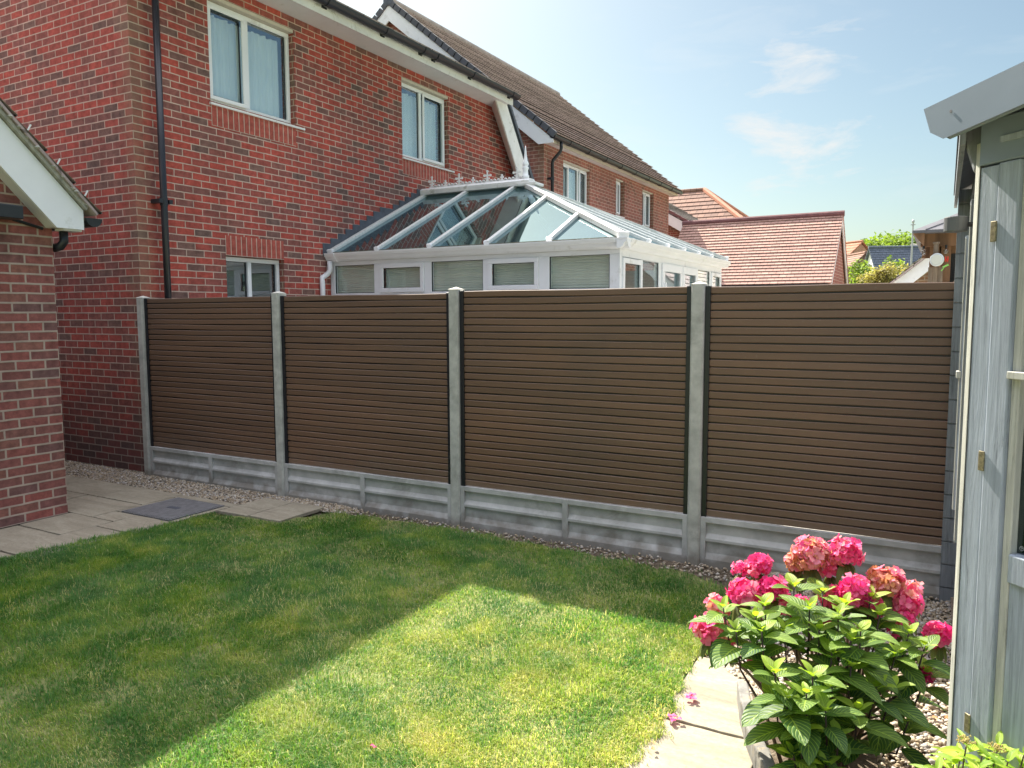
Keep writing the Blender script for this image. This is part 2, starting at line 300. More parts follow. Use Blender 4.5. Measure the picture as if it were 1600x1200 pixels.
t = NT('cast_iron'); uv = t.geo(); ck = t.new('ShaderNodeTexChecker', i_Scale=46.0); mr = t.new('ShaderNodeMapping'); mr.inputs['Rotation'].default_value = (0, 0, .785); t.link(uv, mr.inputs[0]); t.link(mr.outputs[0], ck.inputs[0])
n = t.noise(20, 6, .7, uv); t.base(t.mix(.7, t.mix(ck.outputs['Fac'], (.17, .17, .175), (.25, .25, .255)), t.ramp(n, [(.3, .6), (.7, 1.3)]), 'MULTIPLY')); P_(t, .55, .3); t.bump(ck.outputs['Fac'], .8, .004); M['iron'] = t.m

def leafmat(name, dark, light, transl=.35, rough=.38):
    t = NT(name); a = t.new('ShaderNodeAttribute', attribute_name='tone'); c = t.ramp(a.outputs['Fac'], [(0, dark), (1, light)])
    uv = t.uv(); sx = t.new('ShaderNodeSeparateXYZ'); t.link(uv, sx.inputs[0])
    du = t.math('ABSOLUTE', t.math('SUBTRACT', sx.outputs[0], .5))
    ph = t.math('SUBTRACT', t.math('MULTIPLY', sx.outputs[1], 8.0), t.math('MULTIPLY', du, 6.0))
    s_ = t.math('ABSOLUTE', t.math('SUBTRACT', t.math('FRACT', ph), .5)); vein = t.ramp(s_, [(.02, 1), (.13, 0)])
    mid = t.ramp(du, [(.012, 1), (.035, 0)]); v = t.math('MAXIMUM', vein, mid)
    cc = t.mix(t.math('MULTIPLY', v, .42), c, tuple(min(1, x*1.6+.03) for x in light))
    t.base(cc); P_(t, rough+.1, spec=.4)
    t.bump(t.math('SUBTRACT', t.math('MULTIPLY', s_, 1.2), v), .35, .004)
    tl = t.new('ShaderNodeBsdfTranslucent'); ms = t.new('ShaderNodeMixShader'); ms.inputs[0].default_value = transl
    t.link(t.mix(1.0, cc, (1.7, 1.8, .7), 'MULTIPLY'), tl.inputs[0]); t.link(t.p.outputs[0], ms.inputs[1]); t.link(tl.outputs[0], ms.inputs[2]); t.link(ms.outputs[0], t.out.inputs[0]); return t.m
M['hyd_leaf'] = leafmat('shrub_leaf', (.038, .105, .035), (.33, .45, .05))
M['rho_leaf'] = leafmat('drooping_leaf', (.07, .11, .03), (.15, .19, .05), .2)
M['lime_leaf'] = leafmat('lime_leaf', (.12, .26, .03), (.36, .46, .05), .4)
M['tree_leaf'] = leafmat('tree_leaf', (.05, .10, .025), (.22, .30, .06), .35, .6)
M['dry_leaf'] = leafmat('pale_shrub_leaf', (.20, .17, .07), (.38, .34, .17), .35, .6)
t = NT('pink_petal'); a = t.new('ShaderNodeAttribute', attribute_name='tone'); c = t.ramp(a.outputs['Fac'], [(0, (.80, .03, .22)), (.40, (.90, .11, .34)), (.68, (.92, .32, .44)), (.9, (.90, .46, .38)), (1, (.66, .30, .13))])
t.base(c); P_(t, .55, spec=.3); tl = t.new('ShaderNodeBsdfTranslucent'); ms = t.new('ShaderNodeMixShader'); ms.inputs[0].default_value = .4
t.link(c, tl.inputs[0]); t.link(t.p.outputs[0], ms.inputs[1]); t.link(tl.outputs[0], ms.inputs[2]); t.link(ms.outputs[0], t.out.inputs[0]); M['petal'] = t.m
M['stem'] = simple('woody_stem', (.16, .11, .075), .85, .4, 40)
M['stem_dark'] = simple('purple_stem', (.045, .022, .025), .5, .3, 30)
M['bark'] = simple('bark', (.10, .08, .06), .9, .4, 10)
M['kerbstone'] = simple('split_stone', (.20, .195, .18), .9, .45, 14, bump=1.0, dirt=((.36, .29, .17), 16, .56))
M['red_paint'] = simple('red_plastic', (.6, .03, .02), .4)
M['green_pl'] = simple('green_plastic', (.22, .55, .10), .4)
M['dish'] = simple('dish_white', (.62, .66, .66), .45, .06)
M['galv'] = simple('galvanised_steel', (.40, .42, .44), .5, metal=.3)
M['bulb'] = glass('bulb_glass', (.85, .85, .85), .1)
M['bud'] = simple('cream_bud', (.50, .40, .14), .7, .3, 60)

# ------------------------------------------------------------------ geometry helpers
def tag(o, label=None, cat=None, group=None, kind=None):
    if label: o['label'] = label
    if cat: o['category'] = cat
    if group: o['group'] = group
    if kind: o['kind'] = kind
    return o
def empty(name, loc=(0, 0, 0), label=None, cat=None, group=None, kind=None):
    o = bpy.data.objects.new(name, None); col.objects.link(o); o.location = loc; o.empty_display_size = .1
    return tag(o, label, cat, group, kind)

class MB:
    def __init__(s): s.v = []; s.f = []; s.uv = {}; s.dark = []
    def quad(s, pts, uv=None):
        b = len(s.v); s.v += [tuple(p) for p in pts]; s.f.append(tuple(range(b, b+len(pts))))
        if uv: s.uv[len(s.f)-1] = uv
        return s
    def box(s, x0, x1, y0, y1, z0, z1):
        b = len(s.v)
        s.v += [(x, y, z) for z in (z0, z1) for y in (y0, y1) for x in (x0, x1)]
        for f in ((0, 2, 3, 1), (4, 5, 7, 6), (0, 1, 5, 4), (1, 3, 7, 5), (3, 2, 6, 7), (2, 0, 4, 6)): s.f.append(tuple(b+i for i in f))
        return s
    def obox(s, a, b, w, h, up=(0, 0, 1)):   # box along a->b, width w sideways, height h along up'
        a = Vector(a); b = Vector(b); d = (b-a).normalized(); sd = d.cross(Vector(up)).normalized(); u = sd.cross(d).normalized()
        bb = len(s.v)
        for p in (a, b):
            for i, j in ((-1, -1), (1, -1), (1, 1), (-1, 1)): s.v.append(tuple(p + sd*(i*w/2) + u*(j*h/2)))
        for f in ((0, 1, 2, 3), (7, 6, 5, 4), (0, 4, 5, 1), (1, 5, 6, 2), (2, 6, 7, 3), (3, 7, 4, 0)): s.f.append(tuple(bb+i for i in f))
        return s
    def prism(s, poly, axis, a, b):     # polygon (2D) extruded along axis
        n = len(poly); bb = len(s.v)
        for c in (a, b):
            for (p, q) in poly:
                s.v.append({0: (c, p, q), 1: (p, c, q), 2: (p, q, c)}[axis])
        s.f.append(tuple(bb+i for i in range(n))[::-1]); s.f.append(tuple(bb+n+i for i in range(n)))
        for i in range(n): j = (i+1) % n; s.f.append((bb+i, bb+j, bb+n+j, bb+n+i))
        return s
    def tube(s, pts, r, n=10, cap=True):
        pts = [Vector(p) for p in pts]; rs = r if isinstance(r, (list, tuple)) else [r]*len(pts); bb = len(s.v)
        prev = None
        for i, p in enumerate(pts):
            d = (pts[min(i+1, len(pts)-1)]-pts[max(i-1, 0)]).normalized()
            if prev is None: a = d.orthogonal().normalized()
            else: a = (prev - d*prev.dot(d)).normalized()
            prev = a; c = d.cross(a)
            for k in range(n):
                th = 2*math.pi*k/n; s.v.append(tuple(p + (a*math.cos(th)+c*math.sin(th))*rs[i]))
        for i in range(len(pts)-1):
            for k in range(n): q = (k+1) % n; s.f.append((bb+i*n+k, bb+i*n+q, bb+(i+1)*n+q, bb+(i+1)*n+k))
        if cap: s.f.append(tuple(bb+k for k in range(n))[::-1]); s.f.append(tuple(bb+(len(pts)-1)*n+k for k in range(n)))
        return s
    def lathe(s, prof, c=(0, 0, 0), n=16):
        bb = len(s.v)
        for r, z in prof:
            for k in range(n): th = 2*math.pi*k/n; s.v.append((c[0]+r*math.cos(th), c[1]+r*math.sin(th), c[2]+z))
        for i in range(len(prof)-1):
            for k in range(n): q = (k+1) % n; s.f.append((bb+i*n+k, bb+i*n+q, bb+(i+1)*n+q, bb+(i+1)*n+k))
        s.f.append(tuple(bb+k for k in range(n))[::-1]); s.f.append(tuple(bb+(len(prof)-1)*n+k for k in range(n)))
        return s
    def build(s, name, mat, parent=None, bevel=0, smooth=False, uvo=(0, 0, 0), swap=False):
        me = bpy.data.meshes.new(name); me.from_pydata(s.v, [], s.f); me.materials.append(mat); me.update()
        uvl = me.uv_layers.new(name='UVMap'); V = me.vertices
        for p in me.polygons:
            cu_ = s.uv.get(p.index)
            n = p.normal; ax = max(range(3), key=lambda i: abs(n[i]))
            for j, li in enumerate(p.loop_indices):
                if cu_: uvl.data[li].uv = cu_[j]; continue
                c = V[me.loops[li].vertex_index].co
                u, w = {0: (c.y-uvo[1], c.z), 1: (c.x-uvo[0], c.z), 2: (c.x, c.y)}[ax]
                uvl.data[li].uv = (w-uvo[2], u) if swap else (u, w-uvo[2])
        if s.dark:
            me.materials.append(M['tile_gap_shade'])
            for i in s.dark: me.polygons[i].material_index = 1
        if smooth: me.polygons.foreach_set('use_smooth', [True]*len(me.polygons))
        o = bpy.data.objects.new(name, me); col.objects.link(o)
        if parent: o.parent = parent; o.matrix_parent_inverse = parent.matrix_basis.inverted()
        if bevel:
            md = o.modifiers.new('bevel', 'BEVEL'); md.width = bevel; md.segments = 2; md.limit_method = 'ANGLE'
        return o

def wall_cells(mb, axis, c0, c1, u0, u1, z0, z1, holes):   # wall between planes c0,c1 (along axis) with rectangular holes (ua,ub,za,zb)
    us = sorted({u0, u1, *[h[0] for h in holes], *[h[1] for h in holes]}); zs = sorted({z0, z1, *[h[2] for h in holes], *[h[3] for h in holes]})
    def solid(i, j):
        if i < 0 or j < 0 or i >= len(us)-1 or j >= len(zs)-1: return False
        uc = (us[i]+us[i+1])/2; zc = (zs[j]+zs[j+1])/2
        return not any(h[0] < uc < h[1] and h[2] < zc < h[3] for h in holes)
    def pt(c, u, z): return (c, u, z) if axis == 0 else (u, c, z)
    for i in range(len(us)-1):
        for j in range(len(zs)-1):
            if not solid(i, j): continue
            a, b, e, f = us[i], us[i+1], zs[j], zs[j+1]
            for c in (c0, c1): mb.quad([pt(c, a, e), pt(c, b, e), pt(c, b, f), pt(c, a, f)])
            if not solid(i-1, j): mb.quad([pt(c0, a, e), pt(c1, a, e), pt(c1, a, f), pt(c0, a, f)])
            if not solid(i+1, j): mb.quad([pt(c0, b, e), pt(c1, b, e), pt(c1, b, f), pt(c0, b, f)])
            if not solid(i, j-1): mb.quad([pt(c0, a, e), pt(c0, b, e), pt(c1, b, e), pt(c1, a, e)])
            if not solid(i, j+1): mb.quad([pt(c0, a, f), pt(c0, b, f), pt(c1, b, f), pt(c1, a, f)])

def stepped_roof(mb, e0, e1, t0, t1, n, th, under=.05):
    e0, e1, t0, t1 = map(Vector, (e0, e1, t0, t1)); nrm = (e1-e0).cross(t0-e0).normalized()
    if nrm.z < 0: nrm = -nrm
    Lx = (e1-e0).length; d = (e1-e0).normalized()
    def U(p): return (p-e0).dot(d)
    for k in range(n):
        a0 = e0.lerp(t0, k/n); a1 = e1.lerp(t1, k/n); b0 = e0.lerp(t0, (k+1)/n); b1 = e1.lerp(t1, (k+1)/n)
        j = random.uniform(.85, 1.15)*th
        dn0 = (a0-b0).normalized(); dn1 = (a1-b1).normalized(); lp = th*.55; A0 = a0+nrm*j+dn0*lp; A1 = a1+nrm*j+dn1*lp; hh = nrm*j*.45
        mb.quad([A0, A1, b1, b0], [(U(A0), k+.02), (U(A1), k+.02), (U(b1), k+.98), (U(b0), k+.98)])
        mb.quad([A0-hh, A1-hh, A1, A0], [(U(a0), k+.3), (U(a1), k+.3), (U(a1), k+.4), (U(a0), k+.4)])
        mb.dark.append(len(mb.f)); mb.quad([a0+nrm*(j*.55), A0-hh, A1-hh, a1+nrm*(j*.55)], [(U(a0), k+.3), (U(a0), k+.35), (U(a1), k+.35), (U(a1), k+.3)])
        mb.dark.append(len(mb.f)); mb.quad([a0-nrm*.0, a1-nrm*.0, a1+nrm*(j*.55), a0+nrm*(j*.55)], [(U(a0), k+.02), (U(a1), k+.02), (U(a1), k+.1), (U(a0), k+.1)])
    q = [p - nrm*under for p in (e0, e1, t1, t0)]
    mb.quad(q[::-1]); mb.quad([q[0], e0, t0, q[3]]); mb.quad([e1, q[1], q[2], t1]); mb.quad([e0, q[0], q[1], e1]); mb.quad([t0, t1, q[2], q[3]])

def half_gutter(mb, a, b, r=.055, n=8):
    a = Vector(a); b = Vector(b); d = (b-a).normalized(); s = d.cross(Vector((0, 0, 1))).normalized()
    prof = [(math.cos(math.pi+math.pi*k/n), math.sin(math.pi+math.pi*k/n)) for k in range(n+1)]
    outer = [(x*r, y*r) for x, y in prof]; inner = [(x*(r-.006), y*(r-.006)) for x, y in prof[::-1]]
    poly = outer+inner; bb = len(mb.v); m = len(poly)
    for p in (a, b):
        for x, y in poly: mb.v.append(tuple(p+s*x+Vector((0, 0, y))))
    mb.f.append(tuple(bb+i for i in range(n+1))); mb.f.append(tuple(bb+m+i for i in range(n+1))[::-1])
    for i in range(m): j = (i+1) % m; mb.f.append((bb+i, bb+j, bb+m+j, bb+m+i))

def window_x(parent, X, y0, y1, z0, z1, mull=(.5,), fw=.05, openers=(), glassm='glass', depth=.06, curtain=True, sill=True, sl=.07, darkside=None):
    """window facing +X; outer frame face at X. parts: window > frame, pane, sill, curtain"""
    m = MB(); m.box(X-depth, X, y0, y1, z1-fw, z1).box(X-depth, X, y0, y1, z0, z0+fw)
    m.box(X-depth, X, y0, y0+fw, z0+fw, z1-fw).box(X-depth, X, y1-fw, y1, z0+fw, z1-fw)
    ys = [y0] + [y0+(y1-y0)*k for k in mull] + [y1]
    for y in ys[1:-1]: m.box(X-depth, X-.002, y-fw*.55, y+fw*.55, z0+fw, z1-fw)
    w = m.build('window', M['upvc'], parent, bevel=.006); sl_ = MB()
    for k in range(len(ys)-1):
        o_ = .045 if k in openers else 0; a, b, za, zb = ys[k]+fw*.55+o_+.004, ys[k+1]-fw*.55-o_-.004, z0+fw+o_-.004, z1-fw-o_+.004; e = .009; xq = X-depth*.55
        if k == 0 and not o_: a += fw*.45
        if k == len(ys)-2 and not o_: b -= fw*.45
        sl_.box(xq, xq+.008, a, b, za, za+e).box(xq, xq+.008, a, b, zb-e, zb).box(xq, xq+.008, a, a+e, za+e, zb-e).box(xq, xq+.008, b-e*1.8, b, za+e, zb-e)
    sl_.build('seal', M['black_pl'], w)
    for k in openers:
        a, b = ys[k]+fw*.75, ys[k+1]-fw*.75; f = .045; q = MB(); za, zb = z0+fw*.75, z1-fw*.75
        q.box(X+.003, X+.022, a, b, zb-f, zb).box(X+.003, X+.022, a, b, za, za+f).box(X+.003, X+.022, a, a+f, za+f, zb-f).box(X+.003, X+.022, b-f, b, za+f, zb-f)
        q.build('sash', M['upvc'], w, bevel=.006)
    g = MB(); g.box(X-depth*.6, X-depth*.6+.006, y0+fw*.5, y1-fw*.5, z0+fw*.5, z1-fw*.5); g.build('pane', M[glassm], w)
    if curtain:
        c = MB(); n = 60
        for i in range(n):
            a = y0+.02+(y1-y0-.09)*i/n; b = y0+.02+(y1-y0-.09)*(i+1)/n; tp = z1-fw-.05+.018*abs(math.sin(i*.42)); xa = X-.13+.018*math.sin(i*1.3); xb = X-.13+.018*math.sin((i+1)*1.3)
            c.quad([(xa, a, z0-.05), (xb, b, z0-.05), (xb, b, tp), (xa, a, tp)])
        c.build('curtain', M['white_cloth'], w, smooth=True)
    r = MB(); r.box(X-1.6, X-1.58, y0-.8, y1+2.2, z0-.6, z1+1.2).box(X-1.58, X-.2, y1+2.2, y1+2.22, z0-.6, z1+.2).box(X-1.58, X-.2, y0-.8, y1+2.2, z1+.25, z1+.27); r.build('room_wall', M['dark'], w)
    if sill:
        s = MB(); s.prism([(X-.02, z0-.002), (X+sl, z0-.022), (X+sl, z0-.045), (X-.02, z0-.045)], 1, y0-.02, y1+.14)
        s.build('sill', M['upvc_dirty'], w)
    return w

# ================================================================== GROUND
g = MB(); g.quad([(-300, -300, -.06), (300, -300, -.06), (300, 300, -.06), (-300, 300, -.06)]); tag(g.build('ground', M['far_ground']), kind='structure')
g = MB(); g.quad([(0.0, .16, -.02), (9.6, .16, -.02), (9.6, 13.4, -.02), (0.0, 13.4, -.02)]); tag(g.build('bounce_patio', M['bounce_paving']), kind='structure')  # unseen pale paving added to bounce light onto the house walls
g = MB(); g.quad([(-2, -9, -.03), (12, -9, -.03), (12, 0.6, -.03), (-2, .6, -.03)]); tag(g.build('soil_border', M['soil']), kind='structure')

# lawn outline: x left edge as function of y, right edge, top edge as function of x
def lawn_left(y):
    return np.interp(y, [-9, -3.0, -2.26, -1.73, -1.21, -1.0, -.74, -.70, -.2], [1.35, 1.45, 1.57, 1.66, 1.80, 1.78, 1.80, 2.55, 2.60]) + .015*np.sin(y*23)+.012*np.sin(y*51)
def lawn_top(x):
    return np.interp(x, [1.5, 2.5, 2.7, 3.75, 4.9, 5.68, 5.95, 6.2], [-.70, -.70, -.22, -.17, -.24, -.29, -.42, -.6]) + .02*np.sin(x*17)+.015*np.sin(x*41)
def lawn_right(y): return 6.10 + .03*np.sin(y*5.1)+.015*np.sin(y*31) + np.where(y > -.9, (y+.9)*-.25, 0)
ly = np.linspace(-8.5, -.17, 120); m = MB()
pts = [(float(lawn_right(y)), y) for y in ly if y < -.5] + [(x, float(lawn_top(x))) for x in np.linspace(5.9, 2.6, 40)] + [(float(lawn_left(y)), y) for y in ly[::-1] if y < -.71]
m.v = [(x, y, -.004) for x, y in pts]; m.f = [tuple(range(len(pts)))]
tag(m.build('lawn_base', M['thatch']), kind='structure')

rng = np.random.default_rng(3)
def mesh_np(name, verts, faces_flat, nper, mat, tone=None, smooth=False, parent=None, uv=None):
    me = bpy.data.meshes.new(name); nv = len(verts); nf = len(faces_flat)//nper
    me.vertices.add(nv); me.vertices.foreach_set('co', verts.astype(np.float32).ravel())
    me.loops.add(nf*nper); me.loops.foreach_set('vertex_index', faces_flat.astype(np.int32))
    me.polygons.add(nf); me.polygons.foreach_set('loop_start', np.arange(0, nf*nper, nper, dtype=np.int32)); me.polygons.foreach_set('loop_total', np.full(nf, nper, dtype=np.int32))
    me.update(calc_edges=True); me.materials.append(mat)
    if tone is not None:
        a = me.attributes.new('tone', 'FLOAT', 'POINT'); a.data.foreach_set('value', tone.astype(np.float32))
    if uv is not None:
        l = me.uv_layers.new(name='UVMap'); l.data.foreach_set('uv', uv[faces_flat].astype(np.float32).ravel())
    if smooth: me.polygons.foreach_set('use_smooth', np.ones(nf, dtype=bool))
    o = bpy.data.objects.new(name, me); col.objects.link(o)
    if parent: o.parent = parent; o.matrix_parent_inverse = parent.matrix_basis.inverted()
    return o

def vnoise(x, y, s, seed):
    r = np.random.default_rng(seed); G = r.random((64, 64)); X = x*s+100; Y = y*s+100
    xi = np.floor(X).astype(int); yi = np.floor(Y).astype(int); fx = X-xi; fy = Y-yi; fx = fx*fx*(3-2*fx); fy = fy*fy*(3-2*fy)
    a = G[xi % 64, yi % 64]; b = G[(xi+1) % 64, yi % 64]; c = G[xi % 64, (yi+1) % 64]; d = G[(xi+1) % 64, (yi+1) % 64]
    return a*(1-fx)*(1-fy)+b*fx*(1-fy)+c*(1-fx)*fy+d*fx*fy

N = 520000
# more blades nearer the camera
bx = rng.uniform(1.2, 6.25, N*2); by = rng.uniform(-4.3, -.12, N*2)
keep = (bx > lawn_left(by)) & (bx < lawn_right(by)) & (by < lawn_top(bx))
d2 = (bx-CAM.x)**2+(by-CAM.y)**2; keep &= rng.random(N*2) < np.clip(7.5/d2, .42, 1)
# stray thinner growth beyond the edges near soil
keep |= (rng.random(N*2) < .05) & (bx > lawn_left(by)-.05) & (bx < lawn_right(by)+.04) & (by < lawn_top(bx)+.10) & (bx > 1.3)
dens = .35+.65*vnoise(bx, by, 5, 11)*1.6; dens *= np.clip(.30+(lawn_top(bx)-by)*2.6*(.4+1.2*vnoise(bx, by, 4, 77)), .2, 1); keep &= rng.random(N*2) < dens
bx = bx[keep]; by = by[keep]; n = len(bx)
clump = vnoise(bx, by, 3.0, 5)*.5+vnoise(bx, by, 9, 6)*.5
ln = rng.uniform(.016, .034, n)*(.65+.8*clump); ln *= np.where(rng.random(n) < .02+.06*(vnoise(bx, by, 4, 61) > .7), 1.8, 1); ln *= .7+.65*vnoise(bx, by, 1.7, 62)
wd = rng.uniform(.0009, .0018, n); az = rng.uniform(0, 2*np.pi, n) + 0; flow = vnoise(bx, by, 2.2, 8)*6.28
az = np.where(rng.random(n) < .55, flow+rng.normal(0, .7, n), az); lean = rng.uniform(.25, 1.15, n)
dx, dy = np.cos(az), np.sin(az); sxv, syv = -dy, dx
def bp(f, l, w):  # centre-line point at fraction
    h = ln*l*np.cos(lean*f); o = ln*l*np.sin(lean*f); return np.stack([bx+dx*o+sxv*w*wd, by+dy*o+syv*w*wd, h-.003], 1)
Vt = np.stack([bp(.2, 0, -1), bp(.2, 0, 1), bp(.6, .55, .85), bp(.6, .55, -.85), bp(1.15, 1, 0)], 1).reshape(-1, 3)
idx = np.arange(n)*5
F = np.stack([idx, idx+1, idx+2, idx+0, idx+2, idx+3, idx+3, idx+2, idx+4], 1).ravel()
tone = np.clip(.20+.36*rng.random(n)+.12*(vnoise(bx, by, 1.3, 21)-.5)+.42*(vnoise(bx, by, 6, 22)-.5)+.25*(vnoise(bx, by, 14, 23)-.5)+.20*(clump-.5), 0, .8)
sunlit_dry = np.clip((bx-2.9)/2.6, 0, 1)*np.clip((-by-.5)/1.2, 0, 1); dry = np.clip(vnoise(bx, by, 4.1, 33)*vnoise(bx, by, 11, 34)*1.5-.22+.30*sunlit_dry, 0, .9); tone = np.clip(tone+.17*sunlit_dry-.05, 0, .8); tone = np.where(rng.random(n) < .02+.40*dry*(.35+sunlit_dry), rng.uniform(.74, 1, n), tone)  # dry holds both drier grass and sunlit yellowing, put into the blade tone
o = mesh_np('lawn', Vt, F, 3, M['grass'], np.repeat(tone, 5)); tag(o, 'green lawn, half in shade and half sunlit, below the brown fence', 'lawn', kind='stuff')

# pebbles
def pebbles(name, pts, smin, smax, label, tones=(0, 1)):
    base = np.array([(1, 0, 0), (-1, 0, 0), (0, 1, 0), (0, -1, 0), (0, 0, 1), (0, 0, -1)], float)
    fo = [(0, 2, 4), (2, 1, 4), (1, 3, 4), (3, 0, 4), (2, 0, 5), (1, 2, 5), (3, 1, 5), (0, 3, 5)]
    vs = [tuple(b) for b in base]; cache = {}; ff = []
    def midp(a, b):
        k = (min(a, b), max(a, b))
        if k not in cache:
            p = np.array(vs[a])+np.array(vs[b]); p /= np.linalg.norm(p); cache[k] = len(vs); vs.append(tuple(p))
        return cache[k]
    for a, b, c in fo:
        ab, bc, ca = midp(a, b), midp(b, c), midp(c, a); ff += [(a, ab, ca), (ab, b, bc), (ca, bc, c), (ab, bc, ca)]
    vs = np.array(vs); ff = np.array(ff); n = len(pts); nv = len(vs)
    s = rng.uniform(smin, smax, n)[:, None]*rng.uniform(.55, 1.15, (n, 3)); s[:, 2] *= .7
    V = vs[None]*s[:, None, :]*(1+rng.normal(0, .09, (n, nv, 1)))
    a = rng.uniform(0, 6.28, n); ca, sa = np.cos(a)[:, None], np.sin(a)[:, None]; b = rng.normal(0, .4, n); cb, sb = np.cos(b)[:, None], np.sin(b)[:, None]
    x, y, z = V[..., 0], V[..., 1], V[..., 2]; y, z = y*cb-z*sb, y*sb+z*cb; x, y = x*ca-y*sa, x*sa+y*ca
    V = np.stack([x, y, z], -1)+np.array(pts)[:, None, :]
    F = (ff[None]+(np.arange(n)*nv)[:, None, None]).ravel()
    o = mesh_np(name, V.reshape(-1, 3), F, 3, M['pebble'], np.repeat(rng.uniform(tones[0], tones[1], n), nv), smooth=True)
    return tag(o, label, 'gravel', kind='stuff')
def fill(n, x0, x1, y0, y1, z, zj, test=None):
    p = np.stack([rng.uniform(x0, x1, n), rng.uniform(y0, y1, n), z+rng.uniform(0, zj, n)], 1)
    return p[test(p[:, 0], p[:, 1])] if test else p
pA = [fill(9000, -1.5, 1.83, -.43, .02, -.012, .014), fill(1500, 1.8, 2.66, -.20, -.02, -.012, .014), fill(500, 2.5, 2.85, -.24, -.04, -.016, .014), fill(1100, 2.7, 6.2, -.30, -.04, -.022, .012)]
pebbles('gravel_strip', np.concatenate(pA), .006, .014, 'small beige pebble gravel between the brick house, fence foot and paving')
EDX = lambda y: np.interp(-y, [1.35, 1.74, 1.93, 2.08, 2.25, 2.42, 2.62, 3.2], [6.12, 6.37, 6.42, 6.48, 6.55, 6.62, 6.68, 6.8])
pB = [fill(19000, 6.12, 7.16, -2.95, .02, -.014, .018, lambda x, y: (x > EDX(y)) | (y > -1.35))]
pebbles('gravel_bed', np.concatenate(pB), .007, .014, 'coarse pale gravel bed beside the grey summerhouse', (.2, 1))

# paving: slabs with joints
def slabs(name, rects, kind='structure', z=.0, th=.03):
    b = MB()
    for (x0, x1, y0, y1) in rects:
        j = .007; n = 7; z_ = z+random.uniform(-.002, .002); top = []
        # slightly riven edge
        pts = []
        for i in range(n): pts.append((x0+j+(x1-x0-2*j)*i/n, y0+j+random.uniform(-.004, .004)))
        for i in range(n): pts.append((x1-j+random.uniform(-.004, .004), y0+j+(y1-y0-2*j)*i/n))
        for i in range(n): pts.append((x1-j-(x1-x0-2*j)*i/n, y1-j+random.uniform(-.004, .004)))
        for i in range(n): pts.append((x0+j+random.uniform(-.004, .004), y1-j-(y1-y0-2*j)*i/n))
        b.prism(pts, 2, z_-th, z_)
    return tag(b.build(name, M['slab'], bevel=.004), kind=kind)
P1 = [(-1.6, -.35, -.85, -.43), (-.35, .40, -.85, -.43), (.40, 1.06, -.85, -.43), (1.06, 1.81, -.545, -.43),
      (-1.6, .30, -1.32, -.85), (.30, 1.06, -1.30, -.85), (.78, 1.35, -1.72, -1.30), (1.35, 1.80, -1.45, -1.087), (1.06, 1.35, -1.30, -1.087), (1.06, 1.13, -1.087, -.545), (1.735, 1.80, -1.085, -.545),
      (.78, 1.35, -2.15, -1.72), (.60, 1.62, -2.60, -2.15), (.60, 1.55, -3.2, -2.60), (1.35, 1.75, -2.15, -1.45), (.6, 1.5, -3.9, -3.2)]
m = MB(); m.quad([(-2, -4.2, -.012), (1.5, -4.2, -.012), (1.80, -.7, -.012), (1.81, -.42, -.012), (-2, -.42, -.012)]); tag(m.build('path_joints', M['joint']), kind='structure')
slabs('path', P1)
slabs('path_slab_end', [(1.83, 2.18, -.70, -.18), (2.18, 2.54, -.695, -.175)], z=.012)
m = MB(); m.quad([(6.0, -6, -.012), (6.42, -6, -.012), (6.40, -1.42, -.012), (6.12, -1.35, -.012), (6.05, -1.5, -.012)]); tag(m.build('side_path_joints', M['joint']), kind='structure')
slabs('side_path', [(6.07, 6.44, -2.05, -1.42), (6.07, 6.50, -2.62, -2.05), (6.07, 6.6, -3.3, -2.62), (6.07, 6.6, -4.0, -3.3)])

mh = empty('manhole_cover', (1.43, -.815, 0), 'grey chequered metal manhole cover set in the stone paving', 'manhole cover')
m = MB(); m.box(1.15, 1.715, -1.065, -.565, -.02, .012); m.build('lid', M['iron'], mh, bevel=.004)
m = MB(); m.box(1.13, 1.735, -1.085, -1.067, -.02, .008).box(1.13, 1.735, -.563, -.545, -.02, .008).box(1.13, 1.148, -1.067, -.563, -.02, .008).box(1.717, 1.735, -1.067, -.563, -.02, .008); m.build('rim', M['iron'], mh)
m = MB(); m.box(1.37, 1.50, -.84, -.79, .0125, .0145); m.build('badge', M['lead'], mh)

# ================================================================== FENCE
S_ = 1.88
fence = empty('fence', (0, 0, 0), 'brown horizontal slat fence with grey concrete posts and gravel boards', 'fence')
topz = [1.792, 1.79, 1.803, 1.801]
def gravel_board(x0, x1, zt):
    h = zt; d = [(.0, -.08), (-.035, -.08), (-.035, .022), (-.012, .060), (-.012, .137), (-.034, .141), (-.034, .160), (-.012, .190), (-.012, h-.040), (-.034, h-.036), (-.034, h), (.0, h)]
    m = MB(); m.prism(d, 0, x0, x1)
    for a, b in ((x0, x0+.035), ((x0+x1)/2-.022, (x0+x1)/2+.022), (x1-.035, x1)): m.box(a, b, -.0365, -.002, .001, h-.001)
    return m
for i in range(5):
    x = i*S_
    m = MB()
    w, f, b = .043, -.055, .05
    if i < 4:
        m.prism([(x-w, b), (x-w, f+.012), (x-w+.012, f), (x+w-.012, f), (x+w, f+.012), (x+w, b)], 2, -.3, 1.815 if i else 1.80)
        p = m.build('post', M['concrete'], fence, bevel=.002)
        zz = 1.815 if i else 1.80
        c = MB(); bb = [(x-w, f, zz+.0005), (x+w, f, zz+.0005), (x+w, b, zz+.0005), (x-w, b, zz+.0005)]; ap = (x, 0, zz+.020)
        for k in range(4): c.quad([bb[k], bb[(k+1) % 4], ap])
        c.quad(bb[::-1]); c.build('post_cap', M['cap'], p)
